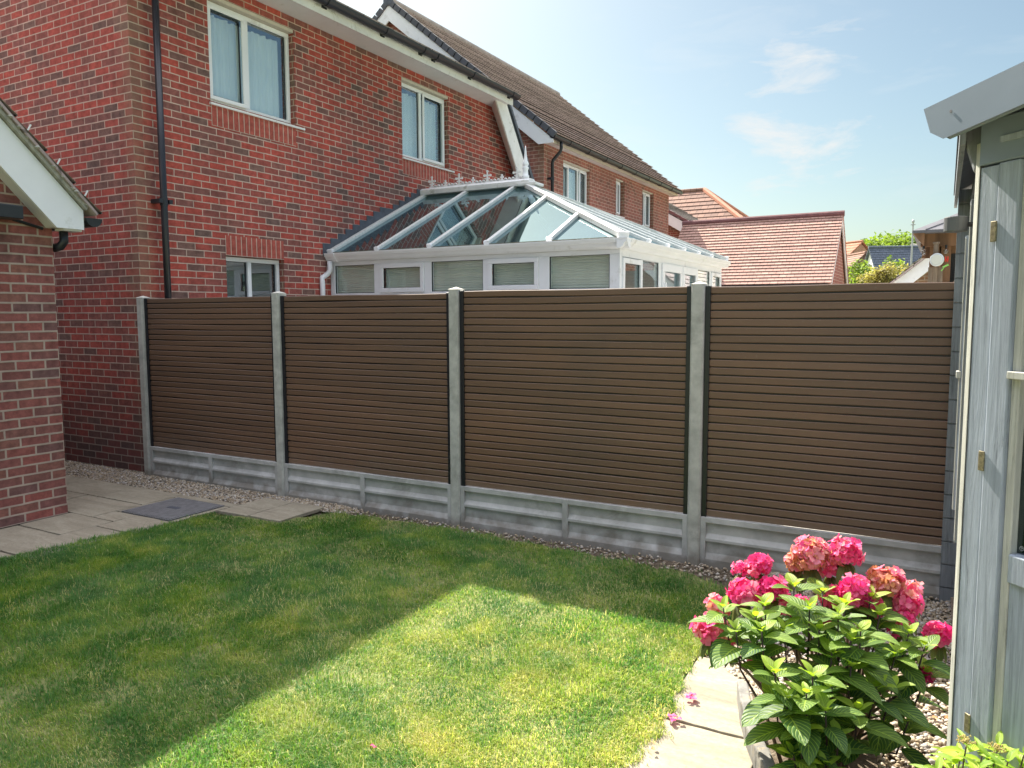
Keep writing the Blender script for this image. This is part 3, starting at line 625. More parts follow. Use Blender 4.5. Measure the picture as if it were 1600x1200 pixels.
for i in range(4):
    x0 = i*S_+.043; x1 = (i+1)*S_-.043 if i < 3 else 7.13
    zt = topz[i]; zb = .30; m = MB(); n = 29; pz = (zt-zb)/n
    for k in range(n):
        a = zb+k*pz+.0036; b = zb+(k+1)*pz-.0036
        pr = [(.004, a), (-.010, a), (-.014, a+.004), (-.014, b-.004), (-.010, b), (.004, b)]; ns = 14; bb = len(m.v); ph = random.uniform(0, 6); am = random.choice([.0006, .001, .0022])
        for q in range(ns+1):
            X_ = x0+.012+(x1-x0-.024)*q/ns; wv = am*math.sin(q*.55+ph)
            m.v += [(X_, y+.0012*math.sin(q*.4+k), z+wv) for y, z in pr]
        for q in range(ns):
            for e_ in range(6): f_ = (e_+1) % 6; m.f.append((bb+q*6+e_, bb+q*6+f_, bb+(q+1)*6+f_, bb+(q+1)*6+e_))
        m.f.append(tuple(bb+e_ for e_ in range(6))[::-1]); m.f.append(tuple(bb+ns*6+e_ for e_ in range(6)))
    p = m.build('panel', M['slat'], fence); m = MB(); m.box(x0+.012, x1-.012, .0045, .012, zb, zt-.004); m.build('backing', M['alu_black'], p)
    c = MB(); c.box(x0, x0+.034, -.026, .016, zb, zt+.001); c.build('side_channel', M['alu_black'], p, bevel=.002)
    if i < 3: c = MB(); c.box(x1-.034, x1, -.026, .016, zb, zt+.001); c.build('side_channel', M['alu_black'], p, bevel=.002)
    g = gravel_board(x0, x1, .30).build('gravel_board', M['board_con'], fence, bevel=.002)

# ================================================================== HOUSE 1
H1 = empty('brick_house', (-.08, .02, 0), 'large red brick house behind the fence, black downpipe at its corner', 'house')
X1 = -.08
W1 = (.98, 2.25, 3.96, 5.10); W2 = (4.40, 5.62, 3.96, 5.10); W3 = (1.11, 1.985, .95, 2.295)
m = MB(); wall_cells(m, 0, X1-.11, X1, .14, 6.9, 0, 5.36, [W1, W2, W3])
m.quad([(X1, 6.9, 0), (X1, 8.75, 0), (X1, 8.75, 3.0), (X1, 6.9, 5.36)])
m.build('wall', M['brick_side'], H1, uvo=(0, .03, 0))
m = MB(); m.prism([(-9, 0), (X1, 0), (X1, 5.36), (-3.9, 7.25), (-9, 4.8)], 1, .03, .14)
m.build('wall', M['brick'], H1, uvo=(X1, .03, 0))
# soldier courses
for (a, b, z, zz) in ((.985, 2.245, 3.70, 3.925), (4.40, 5.62, 3.70, 3.925), (1.11, 1.985, 2.297, 2.52)):
    m = MB(); m.box(X1-.05, X1+.003, a, b, z, zz); m.build('soldier_course', M['soldier'], H1, uvo=(0, a, z), swap=True)
window_x(H1, X1-.075, .985, 2.245, 3.965, 5.055, (.47,), openers=(0,), sl=.10)
window_x(H1, X1-.075, 4.405, 5.615, 3.965, 5.055, (.46,), openers=(1,), sl=.10)
window_x(H1, X1-.075, 1.115, 1.98, .955, 2.29, (.46,), openers=(), sl=.08, curtain=False)
for (a, b) in ((.982, 2.248), (4.402, 5.618)):
    m = MB(); m.box(X1-.09, X1-.004, a, b, 5.058, 5.097); m.build('lintel', M['cream'], H1)
# eaves
m = MB(); m.box(X1+.002, .309, -.12, 6.98, 5.245, 5.262); m.build('soffit', M['soffit'], H1)
m = MB(); m.box(.31, .33, -.14, 7.02, 5.222, 5.36); m.build('fascia', M['upvc_dirty'], H1)
m = MB(); m.box(.289, .309, -.12, 6.98, 5.232, 5.2445); m.build('soffit_vent', M['black_pl'], H1)
gt = MB(); half_gutter(gt, (.405, -.18, 5.378), (.405, 7.04, 5.378), .072); gto = gt.build('gutter', M['black_pl'], H1, smooth=False)
for y in (1.2, 2.35, 3.45, 4.3, 4.62, 5.6, 6.85):
    b = MB(); half_gutter(b, (.405, y-.05, 5.380), (.405, y+.05, 5.380), .083); b.box(.331, .345, y-.04, y+.04, 5.30, 5.36); b.build('gutter_bracket', M['black_pl'], gto)
m = MB(); stepped_roof(m, (.40, -.18, 5.395), (.40, 7.02, 5.395), (-3.9, -.18, 7.40), (-3.9, 7.02, 7.40), 20, .04, .03)
rf = m.build('roof', M['tile_dark'], H1)
m = MB(); stepped_roof(m, (-8.4, 7.02, 5.3), (-8.4, -.18, 5.3), (-3.9, 7.02, 7.40), (-3.9, -.18, 7.40), 22, .022, .04); m.build('roof', M['tile_dark'], H1)
# steep sloping verge at the far end
def along(y0, z0, y1, z1, z): return y0+(y1-y0)*(z-z0)/(z1-z0)
zt_, zb_ = 5.30, 3.05
def yb(z): return along(6.66, 5.22, 7.50, 4.0, z)
def yt(z): return along(7.02, 5.23, 7.95, 3.95, z)
m = MB(); m.prism([(yb(zt_), zt_), (yt(zt_), zt_), (yt(zb_), zb_), (yb(zb_), zb_)], 0, .19, .215); m.build('barge_board', M['upvc_dirty'], H1)
def yw(z): return along(6.90, 5.34, 7.88, 4.08, z)
m = MB(); m.quad([(X1+.002, yw(zt_), zt_), (.19, yb(zt_)+.0, zt_), (.19, yb(zb_), zb_), (X1+.002, yw(zb_), zb_)]); m.build('verge_soffit', M['soffit'], H1)
m = MB(); m.prism([(yt(zt_)+.003, zt_), (yt(zt_)+.06, zt_), (yt(zb_)+.06, zb_), (yt(zb_)+.003, zb_)], 0, .15, .22); m.build('verge_trim', M['black_pl'], H1)
m = MB(); m.prism([(yt(zt_)+.063, zt_), (yt(zt_)+.13, zt_), (yt(zb_)+.20, zb_), (yt(zb_)+.063, zb_)], 0, -1.5, .235); m.build('lower_roof', M['lead'], H1)
# downpipe
m = MB(); m.tube([(.02, .27, 5.28), (.02, .27, 0)], .034, 14); dp = m.build('downpipe', M['black_pl'], H1, smooth=True)
m = MB(); m.box(-.078, .06, .19, .235, 2.76, 2.80).box(-.078, .06, .305, .345, 2.76, 2.80); m.tube([(.02, .27, 2.74), (.02, .27, 2.82)], .040, 14); m.build('pipe_clip', M['black_pl'], dp)
m = MB(); m.box(-8.8, -.3, 7.1, 7.2, 0, 5.2); m.box(-8.9, -8.8, .24, 7.1, 0, 5.2); m.build('wall', M['brick'], H1)

# ================================================================== CONSERVATORY
CO = empty('conservatory', (1.95, 4.9, 0), 'white framed glass conservatory with cresting, built against the red house', 'conservatory')
XK, YF, YB = 3.99, 2.80, 7.03; ZE = 2.315
m = MB(); m.box(X1+.003, XK, YF, YF+.07, 0, .6).box(XK-.07, XK, YF+.07, YB, 0, .6); m.build('dwarf_wall', M['brick2'], CO)
def pane_frame(fr, gl, bl, axis, c, a, b, z0, z1, opener, blind=True):
    f = .035
    def bx(mb, u0, u1, d0, d1, za, zb):
        if axis == 1: mb.box(u0, u1, c+d0, c+d1, za, zb)
        else: mb.box(c-d1, c-d0, u0, u1, za, zb)
    if opener:
        q = .055; bx(fr, a, b, -.018, .004, z1-q, z1); bx(fr, a, b, -.018, .004, z0, z0+q); bx(fr, a, a+q, -.018, .004, z0+q, z1-q); bx(fr, b-q, b, -.018, .004, z0+q, z1-q)
        a += q; b -= q; z0 += q; z1 -= q
    bx(gl, a-.01, b+.01, .02, .026, z0-.01, z1+.01)
    sl_ = MB(); bx(sl_, a, b, .010, .019, z0, z0+.006); bx(sl_, a, b, .010, .019, z1-.006, z1); bx(sl_, a, a+.012, .010, .019, z0, z1); bx(sl_, b-.007, b, .010, .019, z0, z1); sl_.build('seal', M['black_pl'], CO)
    if blind:
        n = 16 
        for k in range(n):
            za = z0-.05+(z1-z0+.1)*k/n; zb = z0-.05+(z1-z0+.1)*(k+1)/n; zm = (za+zb)/2
            if axis == 1: bl.quad([(a-.02, c+.075, za), (b+.02, c+.075, za), (b+.02, c+.070, zm), (a-.02, c+.070, zm)]).quad([(a-.02, c+.070, zm), (b+.02, c+.070, zm), (b+.02, c+.075, zb), (a-.02, c+.075, zb)])
            else: bl.quad([(c-.075, a-.02, za), (c-.075, b+.02, za), (c-.062, b+.02, zm), (c-.062, a-.02, zm)]).quad([(c-.062, a-.02, zm), (c-.062, b+.02, zm), (c-.075, b+.02, zb), (c-.075, a-.02, zb)])
fr = MB(); fr.box(X1+.003, XK, YF, YF+.06, 2.26, ZE).box(X1+.003, XK, YF, YF+.06, .601, .68)
fr.box(X1+.003, XK, YF, YF+.06, 1.845, 1.90)
ms_ = [X1+.003, .70, 1.50, 2.32, 3.11, XK]
wps = [(X1+.003, .0), (.655, .755), (1.44, 1.545), (2.28, 2.355), (3.02, 3.15), (3.87, XK)]
for a, b in wps: fr.box(a, b, YF-.001, YF+.061, .68, 2.26)
front = fr.build('frame', M['upvc'], CO, bevel=.006)
for i in range(5):
    a, b = wps[i][1], wps[i+1][0]; f2, gl, bl = MB(), MB(), MB(); pane_frame(f2, gl, bl, 1, YF, a, b, 1.90, 2.26, i in (1, 3))
    pane_frame(f2, gl, bl, 1, YF, a, b, .70, 1.845, False)
    w = gl.build('window', M['glass2'], CO)
    if f2.v: f2.build('sash', M['upvc'], w, bevel=.006)
    bl.build('blind', M['blind'], w)
fr = MB(); fr.box(XK-.06, XK, YF+.061, YB, 2.235, ZE).box(XK-.06, XK, YF+.061, YB, .601, .68)
segs = [(2.86, 3.46, 1), (3.50, 4.07, 0), (4.17, 4.98, 2), (5.0, 5.68, 2), (5.70, 6.36, 0), (6.42, 6.97, 1)]
for a, b in ((YF+.061, 2.86), (3.46, 3.50), (4.07, 4.17), (4.98, 5.0), (5.68, 5.70), (6.36, 6.42), (6.97, YB)): fr.box(XK-.061, XK+.001, a, b, .68, 2.235)
fr.build('frame', M['upvc'], CO, bevel=.004)
for a, b, k in segs:
    f2, gl, bl = MB(), MB(), MB()
    if k == 2:
        f2.box(XK+.001, XK+.02, a, b, 2.14, 2.235).box(XK+.001, XK+.02, a, a+.09, .1, 2.14).box(XK+.001, XK+.02, b-.09, b, .1, 2.14)
        gl.box(XK-.03, XK-.024, a+.08, b-.08, .7, 2.15); w = f2.build('door', M['upvc'], CO, bevel=.004); gl.build('pane', M['glass2'], w)
        if a < 4.5:
            h = MB(); h.box(XK+.021, XK+.05, a+.03, a+.06, 1.86, 2.0); h.build('handle', M['upvc'], w)
    else:
        pane_frame(f2, gl, bl, 0, XK, a, b, .70, 2.225, k == 1, blind=a > 5); w = gl.build('window', M['glass2'], CO)
        if f2.v: f2.build('sash', M['upvc'], w, bevel=.004)
        if bl.v: bl.build('blind', M['blind'], w)
# back wall
fr = MB(); fr.box(X1+.003, XK-.062, YB-.06, YB, 0, ZE-.001); fr.build('rear_wall', M['upvc'], CO)
fr = MB(); fr.box(X1+.003, XK-.08, YF+.08, YB-.07, .01, .02); fr.build('floor', M['room'], CO)
# gutter (moulded white) front + side
def og(a): return [(a[0], a[1]), (a[0]+.02, a[1]-.0)]
pf = [(0, 0), (0, -.105), (-.03, -.105), (-.07, -.085), (-.085, -.05), (-.10, -.045), (-.115, -.01), (-.115, 0.0), (-.105, 0.0), (-.10, -.02), (-.02, -.03), (-.01, 0)]
ZG = 2.418
m = MB(); m.prism([(YF-.005+y, ZG+z) for y, z in pf], 0, X1-.10, XK+.12); m.build('gutter', M['upvc'], CO)
m = MB(); m.prism([(XK+.006-y, ZG-.0005+z*.999) for y, z in pf], 1, YF-.118, YB+.1); m.build('gutter', M['upvc'], CO)
m = MB(); m.box(X1+.003, XK, YF+.001, YF+.05, ZE+.001, ZG-.01).box(XK-.05, XK+.001, YF+.051, YB, ZE+.001, ZG-.01); m.build('eaves_beam', M['upvc'], CO)
for x in (.02, 1.95):
    m = MB(); m.prism([(YF-.008+y*1.06, ZG-.002+z*1.06) for y, z in pf], 0, x, x+.07); 
    if x < 1: m.build('gutter_joint', M['upvc'], CO)
m = MB(); m.prism([(YF-.008+y*1.05, ZG+.002+z*1.06) for y, z in pf], 0, XK-.10, XK-.02); m.build('gutter_joint', M['upvc'], CO)
m = MB(); m.prism([(XK+.009-y*1.05, ZG+.001+z*1.06) for y, z in pf], 1, YF+.02, YF+.10); m.build('gutter_joint', M['upvc'], CO)
# downpipe at wall with offset bends
m = MB(); m.tube([(-.02, YF-.07, 2.32), (-.02, YF-.07, 2.20), (-.05, YF-.09, 2.15), (-.10+.03, YF-.17, 2.10), (-.045, YF-.19, 2.06), (-.045, YF-.19, 1.9), (-.045, YF-.19, 0)], .034, 12)
m.build('downpipe', M['upvc'], CO, smooth=True)
# roof
RY, RZ, RX = 4.915, 3.44, 1.72
ez = ZG+.012; f0 = (X1+.02, YF-.03, ez); f1 = (XK+.04, YF-.03, ez); k1 = (XK+.04, YB+.04, ez); k0 = (X1+.02, YB+.04, ez); r0 = (X1+.02, RY, RZ); r1 = (RX, RY, RZ)
for nm, q in (('roof_glazing', [f0, f1, r1, r0]), ('roof_glazing', [f1, k1, r1]), ('roof_glazing', [k1, k0, r0, r1])):
    m = MB(); m.quad(q); o = m.build(nm, M['roof_glass'], CO)
def bar(a, b, w=.06, h=.045, mat='roof_white', nm='glazing_bar'):
    m = MB(); a = Vector(a)+Vector((0, 0, .02)); b = Vector(b)+Vector((0, 0, .02)); m.obox(a, b, w, h); m.obox(a-Vector((0, 0, .055)), b-Vector((0, 0, .055)), w*.8, .05)
    o = m.build(nm, M[mat], CO, bevel=.008)
    c = MB(); d = (b-a).normalized(); c.obox(a-d*.03, a+d*.012, w*1.25, h*1.35); c.build('end_cap', M['upvc_dirty'], o, bevel=.01)
    return o
def on_front(x, tmax=None):
    hipx = XK+.04; t = 1.0 if x <= RX else (hipx-x)/(hipx-RX); return (x, f0[1]+(RY-f0[1])*t, ez+(RZ-ez)*t)
for i, x in enumerate((X1+.045, .74, 1.55, 2.36, 3.17)):
    e = on_front(x); d = 1 if x <= RX else 1
    bar((x, f0[1], ez), e, .075 if i == 0 else .055)
    bb = (x, 2*RY-e[1]+.0, e[2]); bar((x, k0[1], ez), bb, .055)
bar(f1, r1, .10, .06, nm='hip_bar'); bar(k1, r1, .10, .06, nm='hip_bar')
for y in (3.56, 4.24, 4.915, 5.59, 6.27):
    t = 1-abs(y-RY)/(RY-f1[1]); bar((f1[0], y, ez), (f1[0]+(RX-f1[0])*t, y, ez+(RZ-ez)*t), .055)
m = MB(); m.box(X1+.02, XK-.03, YF-.045, YF-.0, ez-.006, ez+.006); m.build('moss_line', M['moss'], CO)
m = MB(); m.box(XK-.02, XK+.05, YF+.05, YB, ez-.012, ez-.004); m.build('moss_line', M['moss'], CO)
# ridge with cresting and finial
m = MB(); m.prism([(RY-.10, RZ+.00), (RY-.11, RZ+.07), (RY-.06, RZ+.10), (RY+.06, RZ+.10), (RY+.11, RZ+.07), (RY+.10, RZ+.0)], 0, X1+.004, RX+.10)
rd = m.build('ridge', M['upvc_dirty'], CO, bevel=.008)
m = MB(); m.prism([(RY-.12, RZ-.01), (RY-.13, RZ+.035), (RY+.13, RZ+.035), (RY+.12, RZ-.01)], 0, RX-.10, RX+.22); m.build('ridge_end', M['upvc_dirty'], rd, bevel=.01)
def disc(m, x, z, r, n=10): m.prism([(x+r*math.cos(6.2832*k/n), z+r*math.sin(6.2832*k/n)) for k in range(n)], 1, RY-.008, RY+.008)
m = MB(); z0 = RZ+.10
m.box(X1+.12, RX-.04, RY-.008, RY+.008, z0, z0+.03)
x = X1+.16; k = 0
while x < RX-.05:
    if k % 4 == 0:
        big = (k // 4) % 2 == 0; h = .17 if big else .10
        m.prism([(x-.022, z0+.03), (x+.022, z0+.03), (x+.008, z0+h*.55), (x-.008, z0+h*.55)], 1, RY-.007, RY+.007)
        if big:
            m.box(x-.05, x+.05, RY-.0065, RY+.0065, z0+h*.58, z0+h*.72); m.box(x-.010, x+.010, RY-.006, RY+.006, z0+h*.5, z0+h*.95)
            for a, b in ((-.052, .65), (.052, .65), (0, 1.0)): disc(m, x+a, z0+h*b, .017)
            for a in (-.03, .03): disc(m, x+a, z0+h*.40, .011)
        else:
            disc(m, x, z0+h*.95, .014); disc(m, x-.018, z0+h*.65, .013); disc(m, x+.018, z0+h*.65, .013); m.box(x-.007, x+.007, RY-.006, RY+.006, z0+h*.5, z0+h*.9)
    else:
        disc(m, x, z0+.035, .02)
    x += .062; k += 1
m.build('cresting', M['upvc_dirty'], rd)
m = MB(); m.lathe([(.05, 0), (.052, .05), (.04, .06), (.035, .12), (.045, .15), (.045, .17), (.03, .18), (.045, .20), (.046, .22), (.028, .26), (.018, .34), (.010, .42), (.003, .47)], (RX-.01, RY, RZ+.10), 16); m.build('finial', M['upvc'], rd, smooth=True)
# stepped lead flashing on the brick wall
m = MB(); n = 15
for sgn in (-1, 1):
    for i in range(n):
        t0, t1 = i/n, (i+1)/n; ya = (YF-.13)+(RY-YF+.1)*t0; yb_ = (YF-.13)+(RY-YF+.1)*t1; z = ez+(RZ-ez)*t0-.02; zt2 = math.ceil((z+.13)/.075)*.075
        yy0, yy1 = (ya, yb_) if sgn < 0 else (2*RY-yb_, 2*RY-ya)
        m.box(X1+.0015, X1+.006+.0004*i, yy0-.004, yy1, z-.02, zt2)
m.build('lead_flashing', M['lead'], CO)

# ================================================================== HOUSE 2
H2 = empty('brick_house', (X1, 9.0, 0), 'orange red brick house with dark tiled gable roof behind the conservatory', 'house')
y0, y1 = 9.0, 16.92; A2 = -3.77; EZ = 5.02; AZ2 = 8.10
wn2 = [(9.89, 11.26, 3.70, 4.83), (12.84, 13.42, 4.03, 4.89), (14.72, 15.60, 3.93, 4.88)]
m = MB(); wall_cells(m, 0, X1-.11, X1, y0+.11, y1-.11, 0, EZ+.04, wn2); m.build('wall', M['brick2'], H2, uvo=(0, y0, 0))
m = MB(); m.prism([(-7.46, 0), (X1, 0), (X1, EZ+.04), (A2, AZ2), (-7.46, EZ+.04)], 1, y0, y0+.11); m.build('wall', M['brick2'], H2, uvo=(X1, 0, 0))
m = MB(); m.prism([(-7.46, 0), (X1, 0), (X1, EZ+.04), (A2, AZ2), (-7.46, EZ+.04)], 1, y1-.11, y1); m.build('wall', M['brick2'], H2)
ws = [(9.895, 11.255, 3.705, 4.80, (.30, .66), (0, 2)), (12.845, 13.3, 4.035, 4.86, (.35,), (1,)), (14.725, 15.5, 3.935, 4.85, (.45,), (1,))]
for (a, b, c, d, mu, op) in ws:
    window_x(H2, X1-.075, a, b, c, d, mu, openers=op, sl=.08); q = MB(); q.box(X1-.074, X1-.004, a, b+.03, d+.001, d+.028); q.build('lintel', M['cream'], H2)
    q = MB(); q.box(X1-.05, X1+.003, a, b+.1, c-.27, c-.05); q.build('soldier_course', M['soldier'], H2, uvo=(0, a, c-.27), swap=True)
pitch = (AZ2-EZ-.04)/(A2-X1)
ev = (.23, EZ+.095); rg = (A2, AZ2+.28)
m = MB(); stepped_roof(m, (ev[0], y0-.13, ev[1]), (ev[0], y1+.22, ev[1]), (rg[0], y0-.13, rg[1]), (rg[0], y1+.22, rg[1]), 26, .048, .03); m.build('roof', M['tile_dark'], H2)
m = MB(); stepped_roof(m, (2*A2-ev[0], y1+.22, ev[1]), (2*A2-ev[0], y0-.13, ev[1]), (rg[0], y1+.22, rg[1]), (rg[0], y0-.13, rg[1]), 30, .030, .03); m.build('roof', M['tile_dark'], H2)
m = MB(); m.tube([(A2, y0-.16, rg[1]-.01), (A2, y1+.24, rg[1]-.01)], .10, 12); m.build('ridge_tile', M['ridge_brown'], H2)
m = MB(); m.box(A2-.13, A2+.13, y0-.20, y0-.145, rg[1]-.12, rg[1]+.11); m.build('ridge_end', M['lead'], H2, bevel=.03)
# verge: dry verge units + white barge boards
m = MB(); n = 26; e = Vector((ev[0]+.02, y0-.16, ev[1]+.01)); r = Vector((rg[0], y0-.16, rg[1]+.01))
for sg in (1, -1):
    for k in range(n):
        a = e.lerp(r, k/n); b = e.lerp(r, (k+1)/n-.006); 
        if sg < 0: a.x = 2*A2-a.x; b.x = 2*A2-b.x
        m.obox(a-Vector((0, 0, .03-.004*(k % 2))), b-Vector((0, 0, .03-.004*(k % 2))), .07, .12)
m.build('verge_tiles', M['verge_tile'], H2)
for sg in (1, -1):
    m = MB(); q = [(ev[0]-.03, ev[1]-.09), (ev[0]-.02, ev[1]-.16), (ev[0]-.35, ev[1]-.16), (A2, rg[1]-.42), (A2, rg[1]-.10)]
    q = [(p[0] if sg > 0 else 2*A2-p[0], p[1]) for p in q]
    m.prism(q, 1, y0-.17, y0-.145); m.build('barge_board', M['upvc'], H2)
m = MB(); m.box(X1+.002, .10, y0-.14, y1+.15, EZ-.02, EZ-.005); m.build('soffit', M['soffit'], H2)
m = MB(); m.box(.101, .12, y0-.14, y1+.2, EZ-.035, EZ+.08); m.build('fascia', M['cream'], H2)
gt = MB(); half_gutter(gt, (.195, y0-.17, 5.095), (.195, y1+.25, 5.095), .068); gto = gt.build('gutter', M['black_pl'], H2)
for y in np.arange(9.6, 17, .95):
    b = MB(); half_gutter(b, (.195, y-.05, 5.097), (.195, y+.05, 5.097), .079); b.build('gutter_bracket', M['black_pl'], gto)
m = MB(); m.tube([(.195, 9.22, 5.04), (.195, 9.22, 4.90), (.18, 9.22, 4.85), (.02, 9.22, 4.70), (.0, 9.22, 4.64), (.0, 9.22, 0)], .034, 12); dp = m.build('downpipe', M['black_pl'], H2, smooth=True)
m = MB(); m.tube([(.0, 9.22, 4.30), (.0, 9.22, 4.36)], .042, 12).box(-.078, .01, 9.14, 9.18, 4.31, 4.35); m.build('pipe_clip', M['black_pl'], dp)

# ================================================================== RIGHT TILED GARAGE
G = empty('tiled_garage', (2.8, 15.3, 0), 'brick garage with salmon clay tiled roof in the sun, right of the conservatory', 'garage')
gx0, gx1 = .86, 4.72
m = MB(); m.prism([(13.62, 0), (16.98, 0), (16.98, 2.25), (15.3, 3.86), (13.62, 2.25)], 0, gx0+.1, gx1-.02); m.build('wall', M['brick2'], G)
m = MB(); stepped_roof(m, (gx0, 13.48, 2.29), (gx1+.06, 13.48, 2.29), (gx0, 15.3, 3.98), (gx1+.06, 15.3, 3.98), 22, .022, .03); m.build('roof', M['tile_red'], G)
m = MB(); stepped_roof(m, (gx1+.06, 17.12, 2.29), (gx0, 17.12, 2.29), (gx1+.06, 15.3, 3.98), (gx0, 15.3, 3.98), 22, .022, .03); m.build('roof', M['tile_red'], G)
m = MB(); m.tube([(gx0-.02, 15.3, 3.985), (gx1+.08, 15.3, 4.0)], .075, 10); m.build('ridge_tile', M['ridge_red'], G)
m = MB(); m.prism([(13.52, 2.24), (15.3, 3.93), (17.1, 2.24), (17.0, 2.12), (15.3, 3.78), (13.62, 2.12)], 0, gx1+.02, gx1+.045); m.build('barge_board', M['upvc_dirty'], G)
gt = MB(); half_gutter(gt, (gx0+.2, 13.43, 2.27), (gx1, 13.43, 2.27), .05); gt.build('gutter', M['black_pl'], G)

# ================================================================== far-left gable piece + hip roofs
H3 = empty('brick_house', (-1, 20, 0), 'red brick wing with white verge behind the far corner of the orange red house', 'house')
m = MB(); m.prism([(-7, 0), (.45, 0), (.45, 3.85), (-3.5, 6.05), (-7, 3.85)], 1, 20.0, 20.2); m.build('wall', M['brick3'], H3)
m = MB(); stepped_roof(m, (.65, 19.85, 3.87), (.65, 26, 3.87), (-3.5, 19.85, 6.40), (-3.5, 26, 6.40), 20, .03, .04); m.build('roof', M['tile_grey'], H3)
m = MB(); m.prism([(.7, 3.85), (.7, 3.65), (.4, 3.65), (-3.5, 6.03), (-3.5, 6.33)], 1, 19.78, 19.82); m.build('barge_board', M['upvc'], H3)
m = MB(); m.prism([(.74, 3.88), (.74, 3.94), (-3.5, 6.50), (-3.5, 6.35)], 1, 19.76, 19.86); m.build('verge_tiles', M['ridge_red'], H3)
def hip_house(name, x0, x1, y0, y1, ze, zr, wallm, roofm, label, hipm='hip_orange', n=14, ridge=None, inset=None):
    o = empty(name, ((x0+x1)/2, (y0+y1)/2, 0), label, 'house'); m = MB(); m.box(x0+.3, x1-.3, y0+.3, y1-.3, 0, ze); m.build('wall', M[wallm], o)
    ym = (y0+y1)/2; i = (y1-y0)/2 if inset is None else inset; a, b = (x0+i, ym, zr), (x1-i, ym, zr)
    for e0, e1, t0, t1 in (((x0, y0, ze), (x1, y0, ze), a, b), ((x1, y0, ze), (x1, y1, ze), b, b), ((x1, y1, ze), (x0, y1, ze), b, a), ((x0, y1, ze), (x0, y0, ze), a, a)):
        m = MB(); stepped_roof(m, e0, e1, t0, t1, n, .03, .0); m.build('roof', M[roofm], o)
    for p, q in (((x1, y0, ze), b), ((x0, y0, ze), a), ((x1, y1, ze), b)): m = MB(); m.tube([p, q], .13, 8); m.build('hip_tiles', M[hipm], o)
    m = MB(); m.tube([a, b], .12, 8); m.build('ridge_tile', M['tile_brown'], o)
    return o
hip_house('brick_house', -12, .75, 28, 36, 4.4, 7.45, 'brick3', 'tile_brown', 'distant house with brown hipped roof and orange hip tiles above the garage ridge')
def gable_house(name, p, w, d, ze, zr, rot, wallm, roofm, label, n=12, vergec=None):
    o = empty(name, p, label, 'house'); ca, sa = math.cos(rot), math.sin(rot)
    def T(x, y, z): return (p[0]+x*ca-y*sa, p[1]+x*sa+y*ca, z)
    m = MB(); a = [(-w/2, 0), (w/2, 0), (w/2, ze), (0, zr), (-w/2, ze)]
    for y in (0, d): m.quad([T(x, y, z) for x, z in a])
    m.quad([T(-w/2, 0, 0), T(-w/2, d, 0), T(-w/2, d, ze), T(-w/2, 0, ze)]); m.quad([T(w/2, 0, 0), T(w/2, d, 0), T(w/2, d, ze), T(w/2, 0, ze)]); m.build('wall', M[wallm], o)
    for s in (1, -1):
        m = MB(); stepped_roof(m, T(s*(w/2+.3), -.2, ze-.1), T(s*(w/2+.3), d+.2, ze-.1), T(0, -.2, zr+.15), T(0, d+.2, zr+.15), n, .03, .05); m.build('roof', M[roofm], o)
    m = MB(); m.tube([T(0, -.2, zr+.17), T(0, d+.2, zr+.17)], .12, 8); m.build('ridge_tile', M[roofm], o)
    return o, T
# white gable with slate roof, far
o, T = gable_house('rendered_house', (1.75, 61.0, 0), 3.4, 7.2, 4.4, 6.45, -math.pi/2+.40, 'render', 'slate', 'distant white gabled house with blue slate roof beyond the trees')
w = MB()
for zz in ((3.4, 4.2), (4.9, 5.3)):
    q = [T(-.35, -.02, zz[0]), T(.35, -.02, zz[0]), T(.35, -.02, zz[1]), T(-.35, -.02, zz[1])]; w.quad(q)
w.build('window', M['dark'], o)
o, T = gable_house('tiled_house', (.2, 70, 0), 8, 6, 4.6, 7.7, .9, 'brick4', 'tile_orange', 'distant house with orange tiled roof left of the white gable'); 
o, T = gable_house('slate_house', (4.4, 66, 0), 4, 7, 4.6, 6.9, -.35, 'render', 'cream', 'distant house with pale cream roof behind the street lamp')
o, T = gable_house('brown_tiled_house', (1.05, 64.2, 0), 4.4, 4, 4.2, 6.3, .5, 'brick4', 'tile_brown', 'distant house with dark brown roof between orange roof and white gable')
# low brick building with white barge board
B = empty('brick_outbuilding', (7.6, 12, 0), 'buff brick outbuilding with white barge board beside the wooden gazebo', 'outbuilding')
m = MB(); m.prism([(6.27, 0), (10.4, 0), (10.4, 2.1), (8.3, 3.75), (6.27, 2.05)], 1, 12.0, 12.2); m.prism([(6.27, 0), (6.27, 2.05), (6.37, 2.05), (6.37, 0)], 1, 12.2, 17); m.build('wall', M['brick4'], B)
m = MB(); m.prism([(6.10, 2.20), (6.12, 2.10), (6.34, 2.10), (8.3, 3.83), (8.3, 4.02)], 1, 11.80, 11.84); m.build('barge_board', M['upvc'], B)
m = MB(); stepped_roof(m, (6.04, 17, 2.19), (6.04, 11.72, 2.19), (8.3, 17, 4.08), (8.3, 11.72, 4.08), 16, .02, .03); m.build('roof', M['tile_dark'], B)
m = MB(); stepped_roof(m, (10.7, 11.72, 2.19), (10.7, 17, 2.19), (8.3, 11.72, 4.08), (8.3, 17, 4.08), 16, .02, .03); m.build('roof', M['tile_dark'], B)
m = MB(); half_gutter(m, (5.98, 17, 2.17), (5.98, 11.75, 2.17), .05); m.build('gutter', M['black_pl'], B)
o, T = gable_house('cream_roofed_shed', (7.1, 24, 0), 3.8, 6, 2.5, 3.9, 0, 'render', 'cream', 'cream roofed outbuilding behind the buff brick outbuilding')

